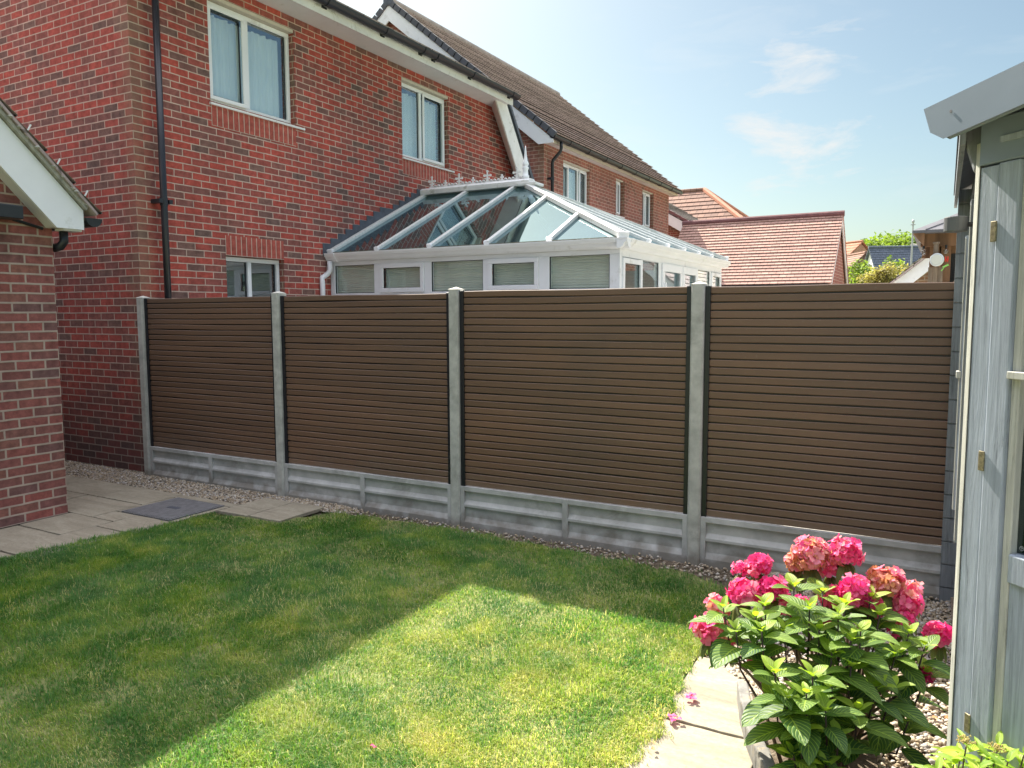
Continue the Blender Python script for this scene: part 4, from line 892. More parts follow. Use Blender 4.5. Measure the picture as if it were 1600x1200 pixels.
# ================================================================== WOODEN GAZEBO
GZ = empty('wooden_gazebo', (7.6, 5.5, 0), 'brown timber garden gazebo with grey shingle roof behind the fence', 'gazebo')
m = MB(); e = [(6.655, 5.0, 2.555), (10.0, 5.0, 2.555), (10.0, 8.2, 2.555), (6.655, 8.2, 2.555)]; ap = (8.3, 6.6, 3.35)
for i in range(4): m.quad([e[i], e[(i+1) % 4], ap])
for i in range(4):
    a, b = Vector(e[i]), Vector(e[(i+1) % 4]); m.quad([a, b, b-Vector((0, 0, .03)), a-Vector((0, 0, .03))])
m.quad([Vector(p)-Vector((0, 0, .03)) for p in e][::-1])
m.build('roof', M['shingle'], GZ)
m = MB()
for k in range(7):
    a = Vector(e[0]).lerp(Vector(e[1]), k/7+.04)+Vector((0, 0, .006)); m.obox(a, a.lerp(Vector(ap), .55)+Vector((.12, 0, .006)), .008, .006)
m.build('shingle_edge', M['lead'], GZ)
m = MB()
for x in (6.835, 6.95): m.box(x, x+.10, 5.22, 5.34, 0, 2.46)
m.build('post', M['wood'], GZ)
m = MB(); m.box(6.74, 10, 5.17, 5.22, 2.38, 2.53); m.box(6.755, 6.95, 5.345, 5.38, 2.26, 2.53); m.box(6.95, 9.9, 5.345, 5.38, 1.0, 2.53); m.build('beam', M['wood'], GZ)
m = MB(); m.obox((6.95, 5.20, 1.75), (7.25, 5.20, 2.1), .05, .09); m.build('brace', M['wood_old'], GZ)
m = MB(); m.prism([(6.66, 2.53), (6.78, 2.38), (6.78, 2.53)], 1, 5.03, 5.2); m.build('bracket', M['wood'], GZ)
m = MB()
for x in (6.83, 6.88, 6.93): m.box(x, x+.047, 5.10, 5.165, 0, 2.14)
m.build('lower_boarding', M['wood_old'], GZ)
m = MB(); m.box(6.99, 7.3, 5.335, 5.343, 1.9, 2.30); m.build('opening', M['dark'], GZ)
for x in (6.775, 7.0):
    b = empty('light_bulb', (x, 5.12, 2.36), 'clear festoon bulb at the left end of the gazebo beam' if x < 6.9 else 'clear festoon bulb on the gazebo beam, right of the bird lantern', 'light bulb', 'festoon bulbs on the gazebo')
    m = MB(); m.lathe([(.004, .0), (.02, -.01), (.028, -.035), (.022, -.06), (.006, -.07)], (x, 5.12, 2.35), 12); m.build('globe', M['bulb'], b, smooth=True)
    m = MB(); m.lathe([(.012, 0), (.012, .035)], (x, 5.12, 2.35), 10); m.build('socket', M['black_pl'], b)
m = MB(); m.box(6.875, 6.925, 5.05, 5.10, 2.23, 2.40).box(6.865, 6.935, 5.04, 5.11, 2.401, 2.42); m.lathe([(.02, 0), (.006, -.03), (.006, -.08)], (6.9, 5.08, 2.228), 8); tag(m.build('hanging_lantern', M['wood_old'], bevel=.004), 'small brown lantern hanging from the gazebo beam', 'lantern')
# round white dish light
D = empty('round_dish', (6.93, 4.97, 2.215), 'round white dish mounted on the gazebo post', 'satellite dish')
m = MB(); a = Vector((6.925, 5.04, 2.215)); nrm = (CAM-a).normalized(); nrm = (nrm+Vector((-.25, 0, .1))).normalized()
m.tube([a, a+nrm*.05, a+nrm*.07], [.062, .075, .068], 24); m.build('dish_body', M['dish'], D, smooth=False, bevel=.004)
m = MB(); m.tube([a+nrm*.071, a+nrm*.074], [.055, .05], 24); m.build('dish_face', M['blind'], D)
m = MB(); m.tube([a, (6.93, 5.10, 2.20)], .012, 8); m.build('bracket', M['black_pl'], D)
m = MB(); m.tube([(6.975, 4.98, 2.13), (7.03, 4.98, 2.16)], .010, 8); m.tube([(6.985, 4.98, 2.12), (6.96, 4.98, 2.09)], .006, 6); tag(m.build('garden_clip', M['green_pl']), 'small bright green clip below the white dish', 'clip')
m = MB(); m.tube([(7.0, 5.0, 2.19), (6.998, 5.0, 2.25)], .006, 6); m.tube([(7.018, 5.0, 2.19), (7.022, 5.0, 2.25)], .006, 6).box(6.99, 7.03, 4.995, 5.003, 2.21, 2.22); tag(m.build('hanging_ornament', M['red_paint']), 'small red ornament hanging right of the white dish', 'ornament')

# lamp pole
Lp = empty('street_lamp', (5.0, 52, 0), 'thin grey street lamp pole against the sky', 'street lamp')
bx_ = CAM + (Vector((5.359, 40, 0))-Vector((CAM.x, CAM.y, 0)))*1.0
m = MB(); m.tube([(5.33, 40, 0), (5.35, 40, 6.2)], [.06, .038], 10); m.build('pole', M['galv'], Lp)
m = MB(); m.lathe([(.05, 0), (.07, .04), (.06, .12), (.02, .17)], (5.35, 40, 6.2), 10).box(5.24, 5.46, 39.97, 40.03, 6.08, 6.12); m.build('lamp_head', M['galv'], Lp)

# ================================================================== LEFT GARAGE
LG = empty('brick_garage', (.77, -1.32, 0), 'brick garage at the left edge with white barge board and mossy tiled verge', 'garage')
m = MB(); m.prism([(-1.32, 0), (-6.6, 0), (-6.6, 2.4), (-3.96, 5.4), (-1.32, 2.34)], 0, .55, .77); m.build('wall', M['brick3'], LG, uvo=(0, -1.32, 0))
m = MB(); m.box(-5, .549, -1.53, -1.32, 0, 2.3); m.box(-5, .549, -6.6, -6.4, 0, 2.3); m.build('wall', M['brick3'], LG)
sl = (3.068-2.465)/(-1.739+1.146)   # barge slope
sl = -1.02
yE, zE = -1.146, 2.47
m = MB(); m.prism([(yE, zE), (yE, 2.315), (-1.365, 2.315), (-3.96, 2.315+1.05*2.6), (-3.96, zE+1.02*2.81)], 0, .895, .92); m.build('barge_board', M['upvc'], LG)
m = MB(); m.box(.775, .895, -1.30, -1.15, 2.30, 2.318); m.prism([(-1.15, 2.32), (-1.37, 2.32), (-3.96, 5.04), (-3.96, 5.2)], 0, .775, .893); m.build('verge_soffit', M['soffit'], LG)
m = MB(); m.prism([(yE+.01, zE+.002), (yE+.02, zE+.028), (-3.96, zE+.028+1.025*2.83), (-3.96, zE+1.025*2.82)], 0, .88, .955); m.build('undercloak', M['mortar'], LG)
m = MB(); stepped_roof(m, (-5, -1.05, 2.45), (.975, -1.05, 2.45), (-5, -3.96, 5.46), (.975, -3.96, 5.46), 14, .03, .02); rfl = m.build('roof', M['tile_dark'], LG)
m = MB(); stepped_roof(m, (.975, -6.87, 2.45), (-5, -6.87, 2.45), (.975, -3.96, 5.46), (-5, -3.96, 5.46), 14, .03, .02); m.build('roof', M['tile_dark'], LG)
m = MB()
for k in range(40):
    t_ = (k+random.random())/40; y = -1.10-2.85*t_; z = 2.50+2.94*t_; m.lathe([(.004, -.012), (.022, 0), (.014, .014), (.003, .02)], (.962+random.uniform(-.012, .006), y, z-.022), 6)
m.build('verge_mortar', M['mortar'], rfl)
for k in range(14):
    t_ = (k+.55)/14; y = -1.05-2.91*t_; z = 2.45+3.01*t_; b = MB(); b.obox((.983, y, z+.01), (.987, y+.022, z+.055), .010, .010); b.build('tile_clip', M['clip_white'], rfl)
m = MB(); half_gutter(m, (-5, -1.065, 2.415), (.93, -1.065, 2.415), .07); m.prism([(-1.065+.069*math.cos(math.pi+math.pi*k/8), 2.414+.069*math.sin(math.pi+math.pi*k/8)) for k in range(9)], 0, .924, .934); m.build('gutter', M['black_pl'], LG)
m = MB(); m.tube([(.80, -1.245, 2.31), (.80, -1.245, 2.22), (.79, -1.27, 2.18), (.72, -1.28, 2.17)], .034, 12); m.build('downpipe', M['black_pl'], LG, smooth=True)
WL = empty('wall_light', (.84, -1.75, 2.4), 'black box light on the brick garage wall under the barge board', 'wall light')
m = MB(); m.box(.79, .93, -1.99, -1.617, 2.352, 2.452); m.build('housing', M['black_pl'], WL, bevel=.006)
m = MB(); m.box(.771, .79, -1.85, -1.75, 2.37, 2.43); m.tube([(.785, -1.62, 2.36), (.785, -1.40, 2.31)], .012, 8); m.build('bracket', M['black_pl'], WL)

GT = empty('added_passage_gate', (-2.4, -.65, 0), 'added unseen timber gate darkening the passage between garage and house', 'gate')  # out-of-view gate, added to darken the passage wall
m = MB()
for k in range(9): m.box(-2.42, -2.40, -1.30+.145*k, -1.30+.145*k+.138, .05, 1.95)
m.build('added_gate_boards', M['wood_old'], GT); m = MB(); m.box(-2.46, -2.421, -1.29, -.0, .3, .4).box(-2.46, -2.421, -1.29, -.0, 1.6, 1.7); m.build('added_gate_ledges', M['wood_old'], GT)

# ================================================================== SUMMERHOUSE
SH = empty('summerhouse', (7.6, -1.6, 0), 'grey painted wooden corner summerhouse at the right edge', 'summerhouse')
cx_, cy_ = 7.10, -2.40; q2 = math.sqrt(.5)
# side wall of shiplap, running from the fence to the corner post
sx0 = 7.066
m = MB(); z = -.06; bh = .1335
while z < 2.26:
    zt2 = min(z+bh, 2.29)
    m.prism([(0, z+.005), (-.006, z+.011), (-.006, zt2), (0, zt2)], 0, 7.064, 7.19); z += bh
m.v = [(x, y-.062, zz) for x, y, zz in m.v]; m.box(7.064, 7.19, -.061, -.02, -.05, 2.29)
m.build('return_wall', M['shed_dk'], SH)
m = MB(); m.prism([(7.172, -.069), (7.19, -.069), (7.15, -2.33), (7.128, -2.33)], 2, 0, 2.2); m.build('side_wall', M['shed_dk'], SH)
def vp(x, y0_, y1_, z0_, z1_, t=.02): return MB().box(x-t, x, y0_, y1_, z0_, z1_)
for (ya, yb2, za, zb2, xa_, xb_, mt) in ((-1.16, -1.10, .776, 1.95, 7.0905, 7.14, 'shed'), (-1.165, -1.161, .78, 1.94, 7.0895, 7.0945, 'shed_lt'), (-1.80, -1.72, .80, 2.02, 7.0915, 7.14, 'shed_dk'), (-1.805, -1.801, .81, 2.0, 7.0905, 7.0935, 'shed_lt'), (-1.98, -1.94, .5, 2.1, 7.0985, 7.14, 'shed_lt')):  # thin pale strips paint the sunlit left edges of the trims
    m = MB(); m.box(xa_, xb_, ya, yb2, za, zb2); m.build('trim_and_sunlit_edge', M[mt], SH, bevel=.002)
# diagonal front: everything in local frame (s along diagonal, d outwards)
def Dg(s, d, z): return (cx_+s*q2-d*q2, cy_-s*q2-d*q2, z)
def dbox(s0, s1, d0, d1, z0_, z1_):
    m = MB(); b = 0; m.v += [Dg(s, d, z) for z in (z0_, z1_) for d in (d0, d1) for s in (s0, s1)]
    for f in ((0, 2, 3, 1), (4, 5, 7, 6), (0, 1, 5, 4), (1, 3, 7, 5), (3, 2, 6, 7), (2, 0, 4, 6)): m.f.append(f)
    return m
dbox(.0, .058, -.05, .0, 0, 2.03).build('corner_post', M['shed'], SH, bevel=.003)
m = MB(); m.v = [(cx_-.004+.0, cy_+.002, 0)]; m = MB()
m.prism([(cx_-.012, cy_+.018), (cx_-.002, cy_+.0), (cx_+.012, cy_+.05), (cx_+.0, cy_+.05)], 2, 0, 2.10); m.build('corner_bead', M['shed_lt'], SH, bevel=.002)
dbox(.060, .125, -.045, .004, .04, 2.033).build('door_stile', M['shed'], SH, bevel=.004)
dbox(.125, .150, -.05, -.008, .04, 2.033).build('door_bead', M['shed_lt'], SH, bevel=.003)
dbox(-.002, 1.4, -.05, .006, 2.035, 2.155).build('header', M['shed_h'], SH, bevel=.004)
dbox(.07, 1.3, .007, .016, 2.085, 2.10).build('drip_strip', M['shed'], SH)
dbox(.151, .75, -.045, .0, .895, .975).build('mid_rail', M['shed'], SH, bevel=.004)
dbox(.151, .75, -.04, -.012, .04, .894).build('door_panel', M['shed'], SH)
dbox(.128, .75, -.005, .014, 1.452, 1.472).build('glazing_bar', M['shed_lt'], SH, bevel=.002)
dbox(.151, .75, -.035, -.03, .976, 2.0).build('pane', M['dark_glass'], SH)
# etched maker's mark on the pane: a small ring
m = MB(); cs, cz = .166, .992
for k in range(12):
    a0_, a1_ = k*.5236, k*.5236+.38
    for (ra, rb) in ((.0055, .0065),):
        m.quad([Dg(cs+ra*math.cos(a0_), -.0285, cz+ra*math.sin(a0_)), Dg(cs+rb*math.cos(a0_), -.0285, cz+rb*math.sin(a0_)), Dg(cs+rb*math.cos(a1_), -.0285, cz+rb*math.sin(a1_)), Dg(cs+ra*math.cos(a1_), -.0285, cz+ra*math.sin(a1_))])
for a, b in (((-.003, .002), (.0, -.003)), ((.003, .002), (.0, -.003)), ((-.003, .002), (.003, .002))):
    p, q = Vector(Dg(cs+a[0], -.0285, cz+a[1])), Vector(Dg(cs+b[0], -.0285, cz+b[1])); m.quad([p, q, q+Vector((0, 0, .0008)), p+Vector((0, 0, .0008))])
m.build('etched_mark', M['render'], SH)
for zc in (1.85, 1.215, .445):
    m = dbox(.049, .067, .0045, .010, zc-.028, zc+.028); o = m.build('hinge', M['brass'], SH, bevel=.002)
m = MB(); m.box(7.080, 7.098, -1.175, -1.12, 1.35, 1.38); m.build('window_catch', M['shed_lt'], SH, bevel=.003)
# body behind (solid enclosure)
m = MB(); m.prism([(sx0+.05, .1), (sx0+.05, cy_+.1), (cx_+.08, cy_+.0), (8.3, -3.65), (9.6, -3.65), (9.6, .1)], 2, 2.20, 2.24); m.build('ceiling', M['shed_dk'], SH)
m = MB(); m.box(7.195, 9.6, -.06, .0, 0, 2.2).box(9.5, 9.6, -3.6, -.061, 0, 2.2); m.build('rear_wall', M['shed_dk'], SH)
m = MB(); m.prism([(7.12, .06), (7.14, -2.3), (8.2, -3.5), (9.5, -3.5), (9.5, .06)], 2, .01, .03); m.build('floor', M['wood_old'], SH)
# roof: barge board on the diagonal, eave fascia along the side
bo = .17; zc = 2.185
m = MB(); m.v = []
def Bg(s, d, z): return Dg(s, d, z)
prof = [(-.031, 2.184), (.55, 2.253), (.55, 2.163), (.038, 2.095), (-.006, 2.120)]
n_ = len(prof); m.v = [Bg(s, bo, z) for s, z in prof]+[Bg(s, bo-.022, z) for s, z in prof]; m.f = [tuple(range(n_)), tuple(range(n_, 2*n_))[::-1]]+[(i, (i+1) % n_, (i+1) % n_+n_, i+n_) for i in range(n_)]
bg_ = m.build('barge_board', M['shed_h'], SH, bevel=.003)
m = MB(); a = Vector(Bg(.06, bo+.001, 2.158)); nn_ = Vector((-q2, -q2, 0)); m.tube([a, a+nn_*.002], .004, 10); m.build('screw', M['screw'], bg_)
# roof deck, felt
m = MB(); rp = [(7.04, .15, 2.31), (7.04, cy_-.06, 2.19), Bg(-.02, bo-.023, 2.178), Bg(.56, bo-.023, 2.245), (8.4, -2.4, 2.75), (8.4, .15, 2.72)]
m.quad(rp); m.quad([(p[0], p[1], p[2]-.022) for p in rp][::-1])
for i in range(len(rp)):
    a, b = rp[i], rp[(i+1) % len(rp)]; m.quad([a, b, (b[0], b[1], b[2]-.022), (a[0], a[1], a[2]-.022)])
m.build('roof', M['lead'], SH)
m = MB(); m.v = [(7.045, .12, 2.29), (7.06, .12, 2.29), (7.06, cy_-.02, 2.175), (7.045, cy_-.02, 2.175), (7.045, .12, 2.215), (7.06, .12, 2.215), (7.06, cy_-.02, 2.095), (7.045, cy_-.02, 2.095)]
m.f = [(0, 1, 2, 3), (7, 6, 5, 4), (0, 3, 7, 4), (1, 5, 6, 2), (0, 4, 5, 1), (3, 2, 6, 7)]; m.build('fascia', M['shed_dk'], SH)
m = MB(); m.prism([(7.055, 2.17), (7.055, 2.13), (7.085, 2.04), (7.10, 2.02), (7.12, 2.03), (7.12, 2.17)], 1, -2.36, -2.28); m.build('eaves_bracket', M['shed_dk'], SH, bevel=.003)
# cylinder lamp on side wall
WL2 = empty('wall_lamp', (7.05, -1.5, 2.0), 'grey cylinder wall lamp on the side of the summerhouse', 'wall lamp')
m = MB(); m.tube([(7.048, -1.9, 1.902), (7.048, -1.9, 1.952)], .036, 24); m.build('shade', M['lamp_grey'], WL2, bevel=.003)
m = MB(); m.tube([(7.08, -1.9, 1.925), (7.12, -1.9, 1.925)], .008, 8).box(7.110, 7.128, -1.93, -1.87, 1.88, 1.97); m.build('bracket', M['black_pl'], WL2)

# ================================================================== STONE EDGING + PLANTS
K = empty('stone_edging', (6.42, -2.1, 0), 'low split stone edging around the flowering shrub bed', 'edging')
pts = [(6.345, -1.74), (6.40, -1.93), (6.455, -2.08), (6.53, -2.25), (6.60, -2.42), (6.66, -2.62)]
for i in range(5):
    a, b = pts[i], pts[i+1]; m = MB(); h = .10+.02*(i % 2); m.obox((a[0], a[1], h/2-.02), (b[0], b[1]+.006, h/2-.02), .045, h)
    o = m.build('edging_stone', M['kerbstone'], K, bevel=.008)
m = MB(); m.quad([(6.38, -1.72, .02), (6.55, -2.25, .02), (6.7, -2.7, .02), (6.95, -2.6, .02), (6.85, -1.7, .02)][::-1]); tag(m.build('bed_soil', M['soil']), kind='structure')

class Leaves:
    def __init__(s): s.v = []; s.f = []; s.t = []; s.uv = []
    def leaf(s, p, d, up, L_, W_, tone, droop=.3, fold=.25, nl=6, shape='ovate', wavy=0):
        p = Vector(p); d = Vector(d).normalized(); up = Vector(up); sd = d.cross(up)
        if sd.length < 1e-4: sd = d.orthogonal()
        sd.normalize(); u = sd.cross(d).normalized(); b = len(s.v); ph = random.uniform(0, 6)
        for i in range(nl+1):
            q = i/nl
            if shape == 'ovate': w = (math.sin(math.pi*min(1, q**.82))**.62)*(1-.18*q) if 0 < q < 1 else .02
            elif shape == 'petal': w = .25+.85*math.sin(math.pi*min(.86, q)*.62)*(1.0 if q < .8 else 1.25-q*.35)
            else: w = math.sin(math.pi*q)**.6 if 0 < q < 1 else .02
            c = p + d*(L_*(q-.08*droop*q*q)) - u*(L_*droop*q*q)
            for j in (-1, -.5, 0, .5, 1):
                wz = wavy*L_*math.sin(q*9+ph+j*3)*abs(j)
                s.v.append(tuple(c+sd*(j*w*W_/2)+u*(abs(j)*w*W_/2*fold+wz))); s.t.append(tone); s.uv.append((.5+j/2, q))
        for i in range(nl):
            for j in range(4): a = b+i*5+j; s.f += [a, a+1, a+6, a+5]
    def build(s, name, mat, parent=None):
        return mesh_np(name, np.array(s.v), np.array(s.f), 4, M[mat], np.array(s.t), True, parent, np.array(s.uv))

PIX = lambda u, v, y: None
def ray_at(u, v, dist):
    d = cr*((u-800)/1200.48)+cu*(-(v-600)/1200.48)+cf; return CAM+d*dist

# --- pink rhododendron (trusses measured in the photo)
RB = empty('rhododendron', (6.75, -1.9, 0), 'pink flowering rhododendron bush behind the green leafy shrub', 'bush')
heads = [(1268, 868, 2.98, .070, .75), (1243, 880, 3.02, .045, .95), (1322, 864, 2.96, .058, .45), (1186, 884, 2.95, .048, .35), (1158, 890, 2.98, .035, .3), (1162, 925, 2.90, .055, .45), (1206, 922, 2.88, .052, .3), (1110, 985, 2.85, .058, .4), (1135, 1000, 2.83, .035, .6),
         (1335, 925, 2.80, .056, .3), (1385, 910, 2.86, .058, .85), (1415, 945, 2.84, .05, .6), (1412, 970, 2.80, .04, .45), (1466, 992, 2.86, .050, .25), (1442, 1056, 2.68, .024, .15), (1178, 1030, 2.70, .018, .2), (1300, 935, 2.85, .045, .35), (1255, 950, 2.85, .04, .3), (1285, 965, 2.82, .035, .25), (1345, 993, 2.74, .022, .2), (1400, 985, 2.78, .03, .3), (1120, 948, 2.90, .045, .6), (1298, 888, 3.0, .045, .7), (1362, 945, 2.8, .045, .5), (1232, 952, 2.8, .036, .4), (1425, 925, 2.9, .04, .8)]
base = Vector((6.76, -1.95, .02))
stm = MB(); RL = Leaves()
for (u, v, dist, r, fade) in heads:
    r *= 1.12; c = ray_at(u, v, dist); PB = Leaves(); nf = max(12, int(27*(r/.05)**2)); k0_ = random.random()*6
    for k in range(nf):
        zz = 1-1.45*(k+.5)/nf; ph = k*2.39996+k0_; rr = math.sqrt(max(0, 1-zz*zz)); n_d = Vector((rr*math.cos(ph), rr*math.sin(ph), zz)).normalized()
        cc = c+n_d*r*.62*random.uniform(.55, 1.3); a1 = n_d.orthogonal().normalized(); a2 = n_d.cross(a1); o0 = random.uniform(0, 1.2)
        ft = min(1, max(0, fade*.85+.05+random.uniform(-.32, .38))); sz = r*random.uniform(.34, .52) if r > .03 else r*.8
        for j in range(5):
            th = o0+j*1.2566; dd = (a1*math.cos(th)+a2*math.sin(th))*.95+n_d*random.uniform(.2, 1.7)
            PB.leaf(cc, dd, n_d, sz, sz*.70, min(1, max(0, ft+random.uniform(-.12, .12))), droop=random.uniform(.05, .6), fold=.2, nl=5, shape='petal', wavy=.10)
        for j in range(3):
            dd = n_d+Vector((random.uniform(-.35, .35),)*1+(random.uniform(-.35, .35), random.uniform(-.35, .35)))
            PB.leaf(cc, dd, a1, sz*.8, .0022, min(1, ft+.25), droop=.2, fold=0, nl=3, shape='x')
    PB.build('flower_head', 'petal', RB)
    b0 = base+Vector((random.uniform(-.05, .05), random.uniform(-.05, .05), 0)); mid = b0.lerp(c, .55)+Vector((random.uniform(-.03, .03), 0, -.05))
    stm.tube([b0, mid, c-Vector((0, 0, r*.5))], [.009, .006, .004], 6)
    if r > .035:
        for k in range(9):
            ph = k*.70+random.random()*.3; dd = Vector((math.cos(ph), math.sin(ph), -.55+random.uniform(-.4, .2)))
            RL.leaf(c-Vector((0, 0, r*.55)), dd, (0, 0, 1), random.uniform(.06, .095), .026, random.random(), droop=.55, fold=.3, shape='x')
stm.build('stem', M['stem'], RB, smooth=True); RL.build('leaves', 'rho_leaf', RB)

# --- green leafy shrub in front
HB = empty('leafy_shrub', (6.68, -2.2, 0), 'green broad leaved shrub with upright dark stems in the stone edged bed', 'shrub')
HL = Leaves(); stm = MB(); stw = MB(); base = Vector((6.70, -2.15, .02))
tips = [(1240, 915, 2.75), (1195, 945, 2.68), (1130, 950, 2.72), (1190, 985, 2.55), (1180, 965, 2.62), (1265, 950, 2.62), (1310, 960, 2.55), (1375, 960, 2.66), (1385, 985, 2.58), (1420, 990, 2.62), (1345, 985, 2.50), (1320, 945, 2.68),
        (1445, 1010, 2.62), (1300, 1020, 2.45), (1250, 1010, 2.45), (1210, 1050, 2.42), (1270, 1055, 2.38), (1175, 1035, 2.52), (1330, 1040, 2.42), (1370, 1075, 2.42), (1410, 1050, 2.52), (1230, 1090, 2.35), (1290, 1110, 2.33), (1350, 1020, 2.52),
        (1212, 1092, 2.45), (1340, 1110, 2.38), (1390, 1115, 2.45), (1250, 1140, 2.32), (1310, 1150, 2.30), (1235, 1130, 2.42), (1280, 985, 2.55), (1225, 985, 2.58), (1430, 1085, 2.55), (1300, 1075, 2.40), (1240, 1180, 2.3), (1330, 1185, 2.3), (1290, 1195, 2.28),
        (1150, 985, 2.62), (1165, 1000, 2.6), (1360, 935, 2.75), (1285, 925, 2.78), (1215, 1010, 2.5), (1400, 1020, 2.56), (1260, 1085, 2.36), (1370, 1145, 2.4), (1420, 1125, 2.5), (1450, 1050, 2.62), (1225, 1115, 2.46), (1330, 1000, 2.5), (1395, 1075, 2.48)]
for ti, (u, v, dist) in enumerate(tips):
    if ti % 3 == 2 and v > 960: continue
    p = ray_at(u, v, dist+random.uniform(-.03, .05)); p.z = max(p.z, .06)
    b0 = base+Vector((random.uniform(-.10, .10), random.uniform(-.12, .10), 0)); mid = b0.lerp(p, .5)+Vector((random.uniform(-.02, .02), random.uniform(-.02, .02), -.03))
    ax = (p-mid).normalized(); ax = (ax*.6+Vector((0, 0, 1))).normalized()
    low = p-ax*.14
    stm.tube([mid.lerp(low, .5), low, p], [.0045, .0035, .0025], 6); stw.tube([b0, mid, mid.lerp(low, .5)], [.008, .006, .0045], 6)
    ph0 = random.uniform(0, 3.14)
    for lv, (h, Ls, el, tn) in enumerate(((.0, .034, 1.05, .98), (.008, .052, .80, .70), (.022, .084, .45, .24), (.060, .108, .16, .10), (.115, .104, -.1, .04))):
        for k in range(2):
            ph = ph0+lv*1.5708+k*math.pi+random.uniform(-.25, .25); hd = Vector((math.cos(ph), math.sin(ph), 0)); e_ = el+random.uniform(-.18, .18)
            d = hd*math.cos(e_)+Vector((0, 0, math.sin(e_))); L_ = Ls*random.uniform(.85, 1.4)
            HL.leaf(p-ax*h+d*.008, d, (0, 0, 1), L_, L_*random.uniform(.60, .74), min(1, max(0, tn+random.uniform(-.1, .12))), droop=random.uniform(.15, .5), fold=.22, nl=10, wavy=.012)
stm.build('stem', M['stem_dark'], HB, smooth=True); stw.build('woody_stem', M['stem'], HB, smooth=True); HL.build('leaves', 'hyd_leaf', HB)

# --- lime plant, bottom right corner
CB = empty('lime_leaved_plant', (6.98, -3.1, 0), 'lime green plant with cream flower buds in the bottom right corner', 'plant')
CL = Leaves(); stm = MB(); bd = MB()
for (u, v, dist) in ((1510, 1165, 2.05), (1545, 1185, 2.0), (1575, 1190, 1.98), (1600, 1180, 1.98), (1490, 1195, 2.08), (1560, 1165, 2.1), (1530, 1200, 1.95), (1465, 1205, 2.05), (1590, 1215, 1.9), (1570, 1205, 1.92), (1535, 1178, 2.06), (1598, 1198, 2.0), (1500, 1185, 2.12), (1480, 1178, 2.2)):
    p = ray_at(u, v, dist); b0 = Vector((p.x*.5+7.0*.5, p.y*.5-3.1*.5, 0)); stm.tube([b0, b0.lerp(p, .6), p], [.004, .003, .0018], 5)
    for lv, (h, Ls, el) in enumerate(((.0, .045, .8), (.02, .065, .4), (.05, .08, .15), (.10, .08, .0), (.15, .085, -.1))):
        for k in range(2):
            ph = lv*1.57+k*math.pi+random.uniform(-.4, .4)+u; hd = Vector((math.cos(ph), math.sin(ph), 0)); d = hd*math.cos(el)+Vector((0, 0, math.sin(el)))
            CL.leaf(p-Vector((0, 0, h)), d, (0, 0, 1), Ls*1.15, Ls*.44, random.uniform(.2, 1), droop=.4, fold=.3, nl=6)
for (u, v) in ((1510, 1158), (1558, 1170)):
    c = ray_at(u, v, 2.04); bd = MB()
    for k in range(60):
        a = random.uniform(0, 6.28); rr = random.uniform(0, .022); q = c+Vector((rr*math.cos(a), rr*math.sin(a), random.uniform(-.004, .008))); bd.lathe([(.0008, -.003), (.0026, 0), (.0008, .003)], q, 5)
    bd.build('flower_buds', M['bud'], CB)
stm.build('stem', M['stem_dark'], CB); CL.build('leaves', 'lime_leaf', CB)

# --- fallen petals and leaves
def fallen(u, v, mat, name, label, cat, s=.018, n=5, tone=.4, group=None):
    d = cr*((u-800)/1200.48)+cu*(-(v-600)/1200.48)+cf; p = CAM+d*((.022-CAM.z)/d.z); L2 = Leaves()
    for k in range(n):
        ph = random.uniform(0, 6.28); L2.leaf(p+Vector((random.uniform(-s, s), random.uniform(-s, s), random.uniform(-.004, .004))), (math.cos(ph), math.sin(ph), .25), (0, 0, 1), s*1.3, s, tone+random.uniform(-.2, .2), droop=.3, shape='petal', wavy=.1)
    o = L2.build(name, mat); tag(o, label, cat, group)
fallen(1082, 1088, 'petal', 'fallen_blossom', 'fallen pink blossom on the path edge by the lawn, farther one', 'fallen blossom', group='fallen pink blossoms', n=9)
fallen(1052, 1120, 'petal', 'fallen_blossom', 'fallen pink blossom on the path edge, nearer the camera', 'fallen blossom', group='fallen pink blossoms', n=7)
fallen(588, 1163, 'petal', 'fallen_petal', 'small red petal lying on the sunlit lawn', 'fallen petal', s=.012, n=2, tone=.1)
fallen(1026, 1165, 'petal', 'dry_leaf', 'orange dry leaf lying at the lawn edge beside the path', 'leaf', s=.014, n=2, tone=1.1)
fallen(238, 1000, 'dry_leaf', 'dry_leaf', 'pale dry leaf lying on the shaded lawn', 'leaf', s=.014, n=2, tone=.6)
fallen(1470, 1122, 'petal', 'dry_leaf', 'orange dry leaf on gravel beside the summerhouse post', 'leaf', s=.016, n=3, tone=1.05)

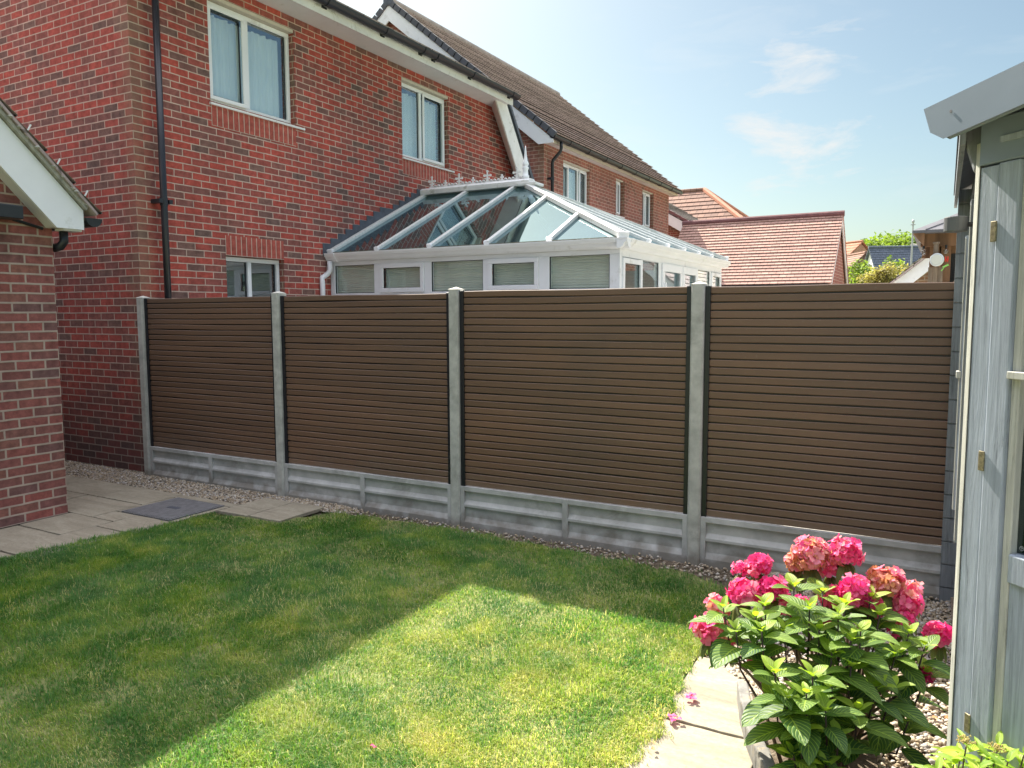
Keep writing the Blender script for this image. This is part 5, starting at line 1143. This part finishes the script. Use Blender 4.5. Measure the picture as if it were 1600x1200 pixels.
# ================================================================== far trees
def tree(name, c, rx, rz, n, mat, label, leaf=.25, trunk=True, group=None):
    o = empty(name, (c[0], c[1], 0), label, 'tree', group); L3 = Leaves(); r = random.Random(int(c[0]*100+c[2]*7)); clumps = []
    for k in range(16):
        a = r.uniform(0, 6.28); e_ = r.uniform(-.5, 1.2); q = r.uniform(.35, .85); clumps.append((c[0]+rx*q*math.cos(a)*math.cos(e_), c[1]+rx*q*math.sin(a)*math.cos(e_), c[2]+rz*q*math.sin(e_), r.uniform(.28, .5), r.random()))
    for k in range(n):
        cl = clumps[r.randrange(16)]; v = Vector((r.gauss(0, 1), r.gauss(0, 1), r.gauss(0, 1))).normalized()*r.uniform(.4, 1.0)*cl[3]; p = (cl[0]+v.x*rx, cl[1]+v.y*rx, cl[2]+v.z*rz)
        d = Vector((r.gauss(0, 1), r.gauss(0, 1), r.gauss(0, .6))); L3.leaf(p, d, (r.gauss(0, .5), r.gauss(0, .5), 1), leaf*r.uniform(.6, 1.3), leaf*.7, min(1, max(0, cl[4]*.6+r.random()*.5)), nl=2, shape='x')
    L3.build('crown', mat, o); m = MB(); m.tube([(c[0], c[1], 0), (c[0]+.1*rx, c[1], c[2]*.6), (c[0], c[1], c[2])], [rx*.09, rx*.06, rx*.03], 8)
    for k in range(5): cl = clumps[k*3]; m.tube([(c[0], c[1], c[2]*.6), cl[:3]], [rx*.04, rx*.01], 5)
    m.build('trunk', M['bark'], o); return o
tree('broadleaf_tree', (1.6, 84, 8.0), 4.6, 1.9, 2600, 'tree_leaf', 'distant round green tree above the slate roof', .42)
tree('broadleaf_tree', (-3.6, 84, 7.3), 1.9, 1.5, 800, 'tree_leaf', 'small distant green tree right of the garage gable', .4)
tree('garden_tree', (4.55, 26, 2.75), .75, .95, 1500, 'tree_leaf', 'bright green tree just right of the garage gable', .13)
tree('garden_tree', (5.05, 26, 2.55), .6, .75, 1000, 'tree_leaf', 'low bright green tree between garage and white gabled house', .13)
tree('garden_tree', (5.45, 25, 2.75), .55, .95, 1100, 'tree_leaf', 'pointed bright green tree in front of the slate roof', .13)
tree('pale_shrub', (5.55, 21, 2.65), .62, .50, 1500, 'dry_leaf', 'pale yellowish shrub left of the white barge board', .09)
tree('pale_shrub', (5.05, 21, 2.45), .5, .45, 1000, 'dry_leaf', 'low pale shrub above the fence top, between the green trees', .09)
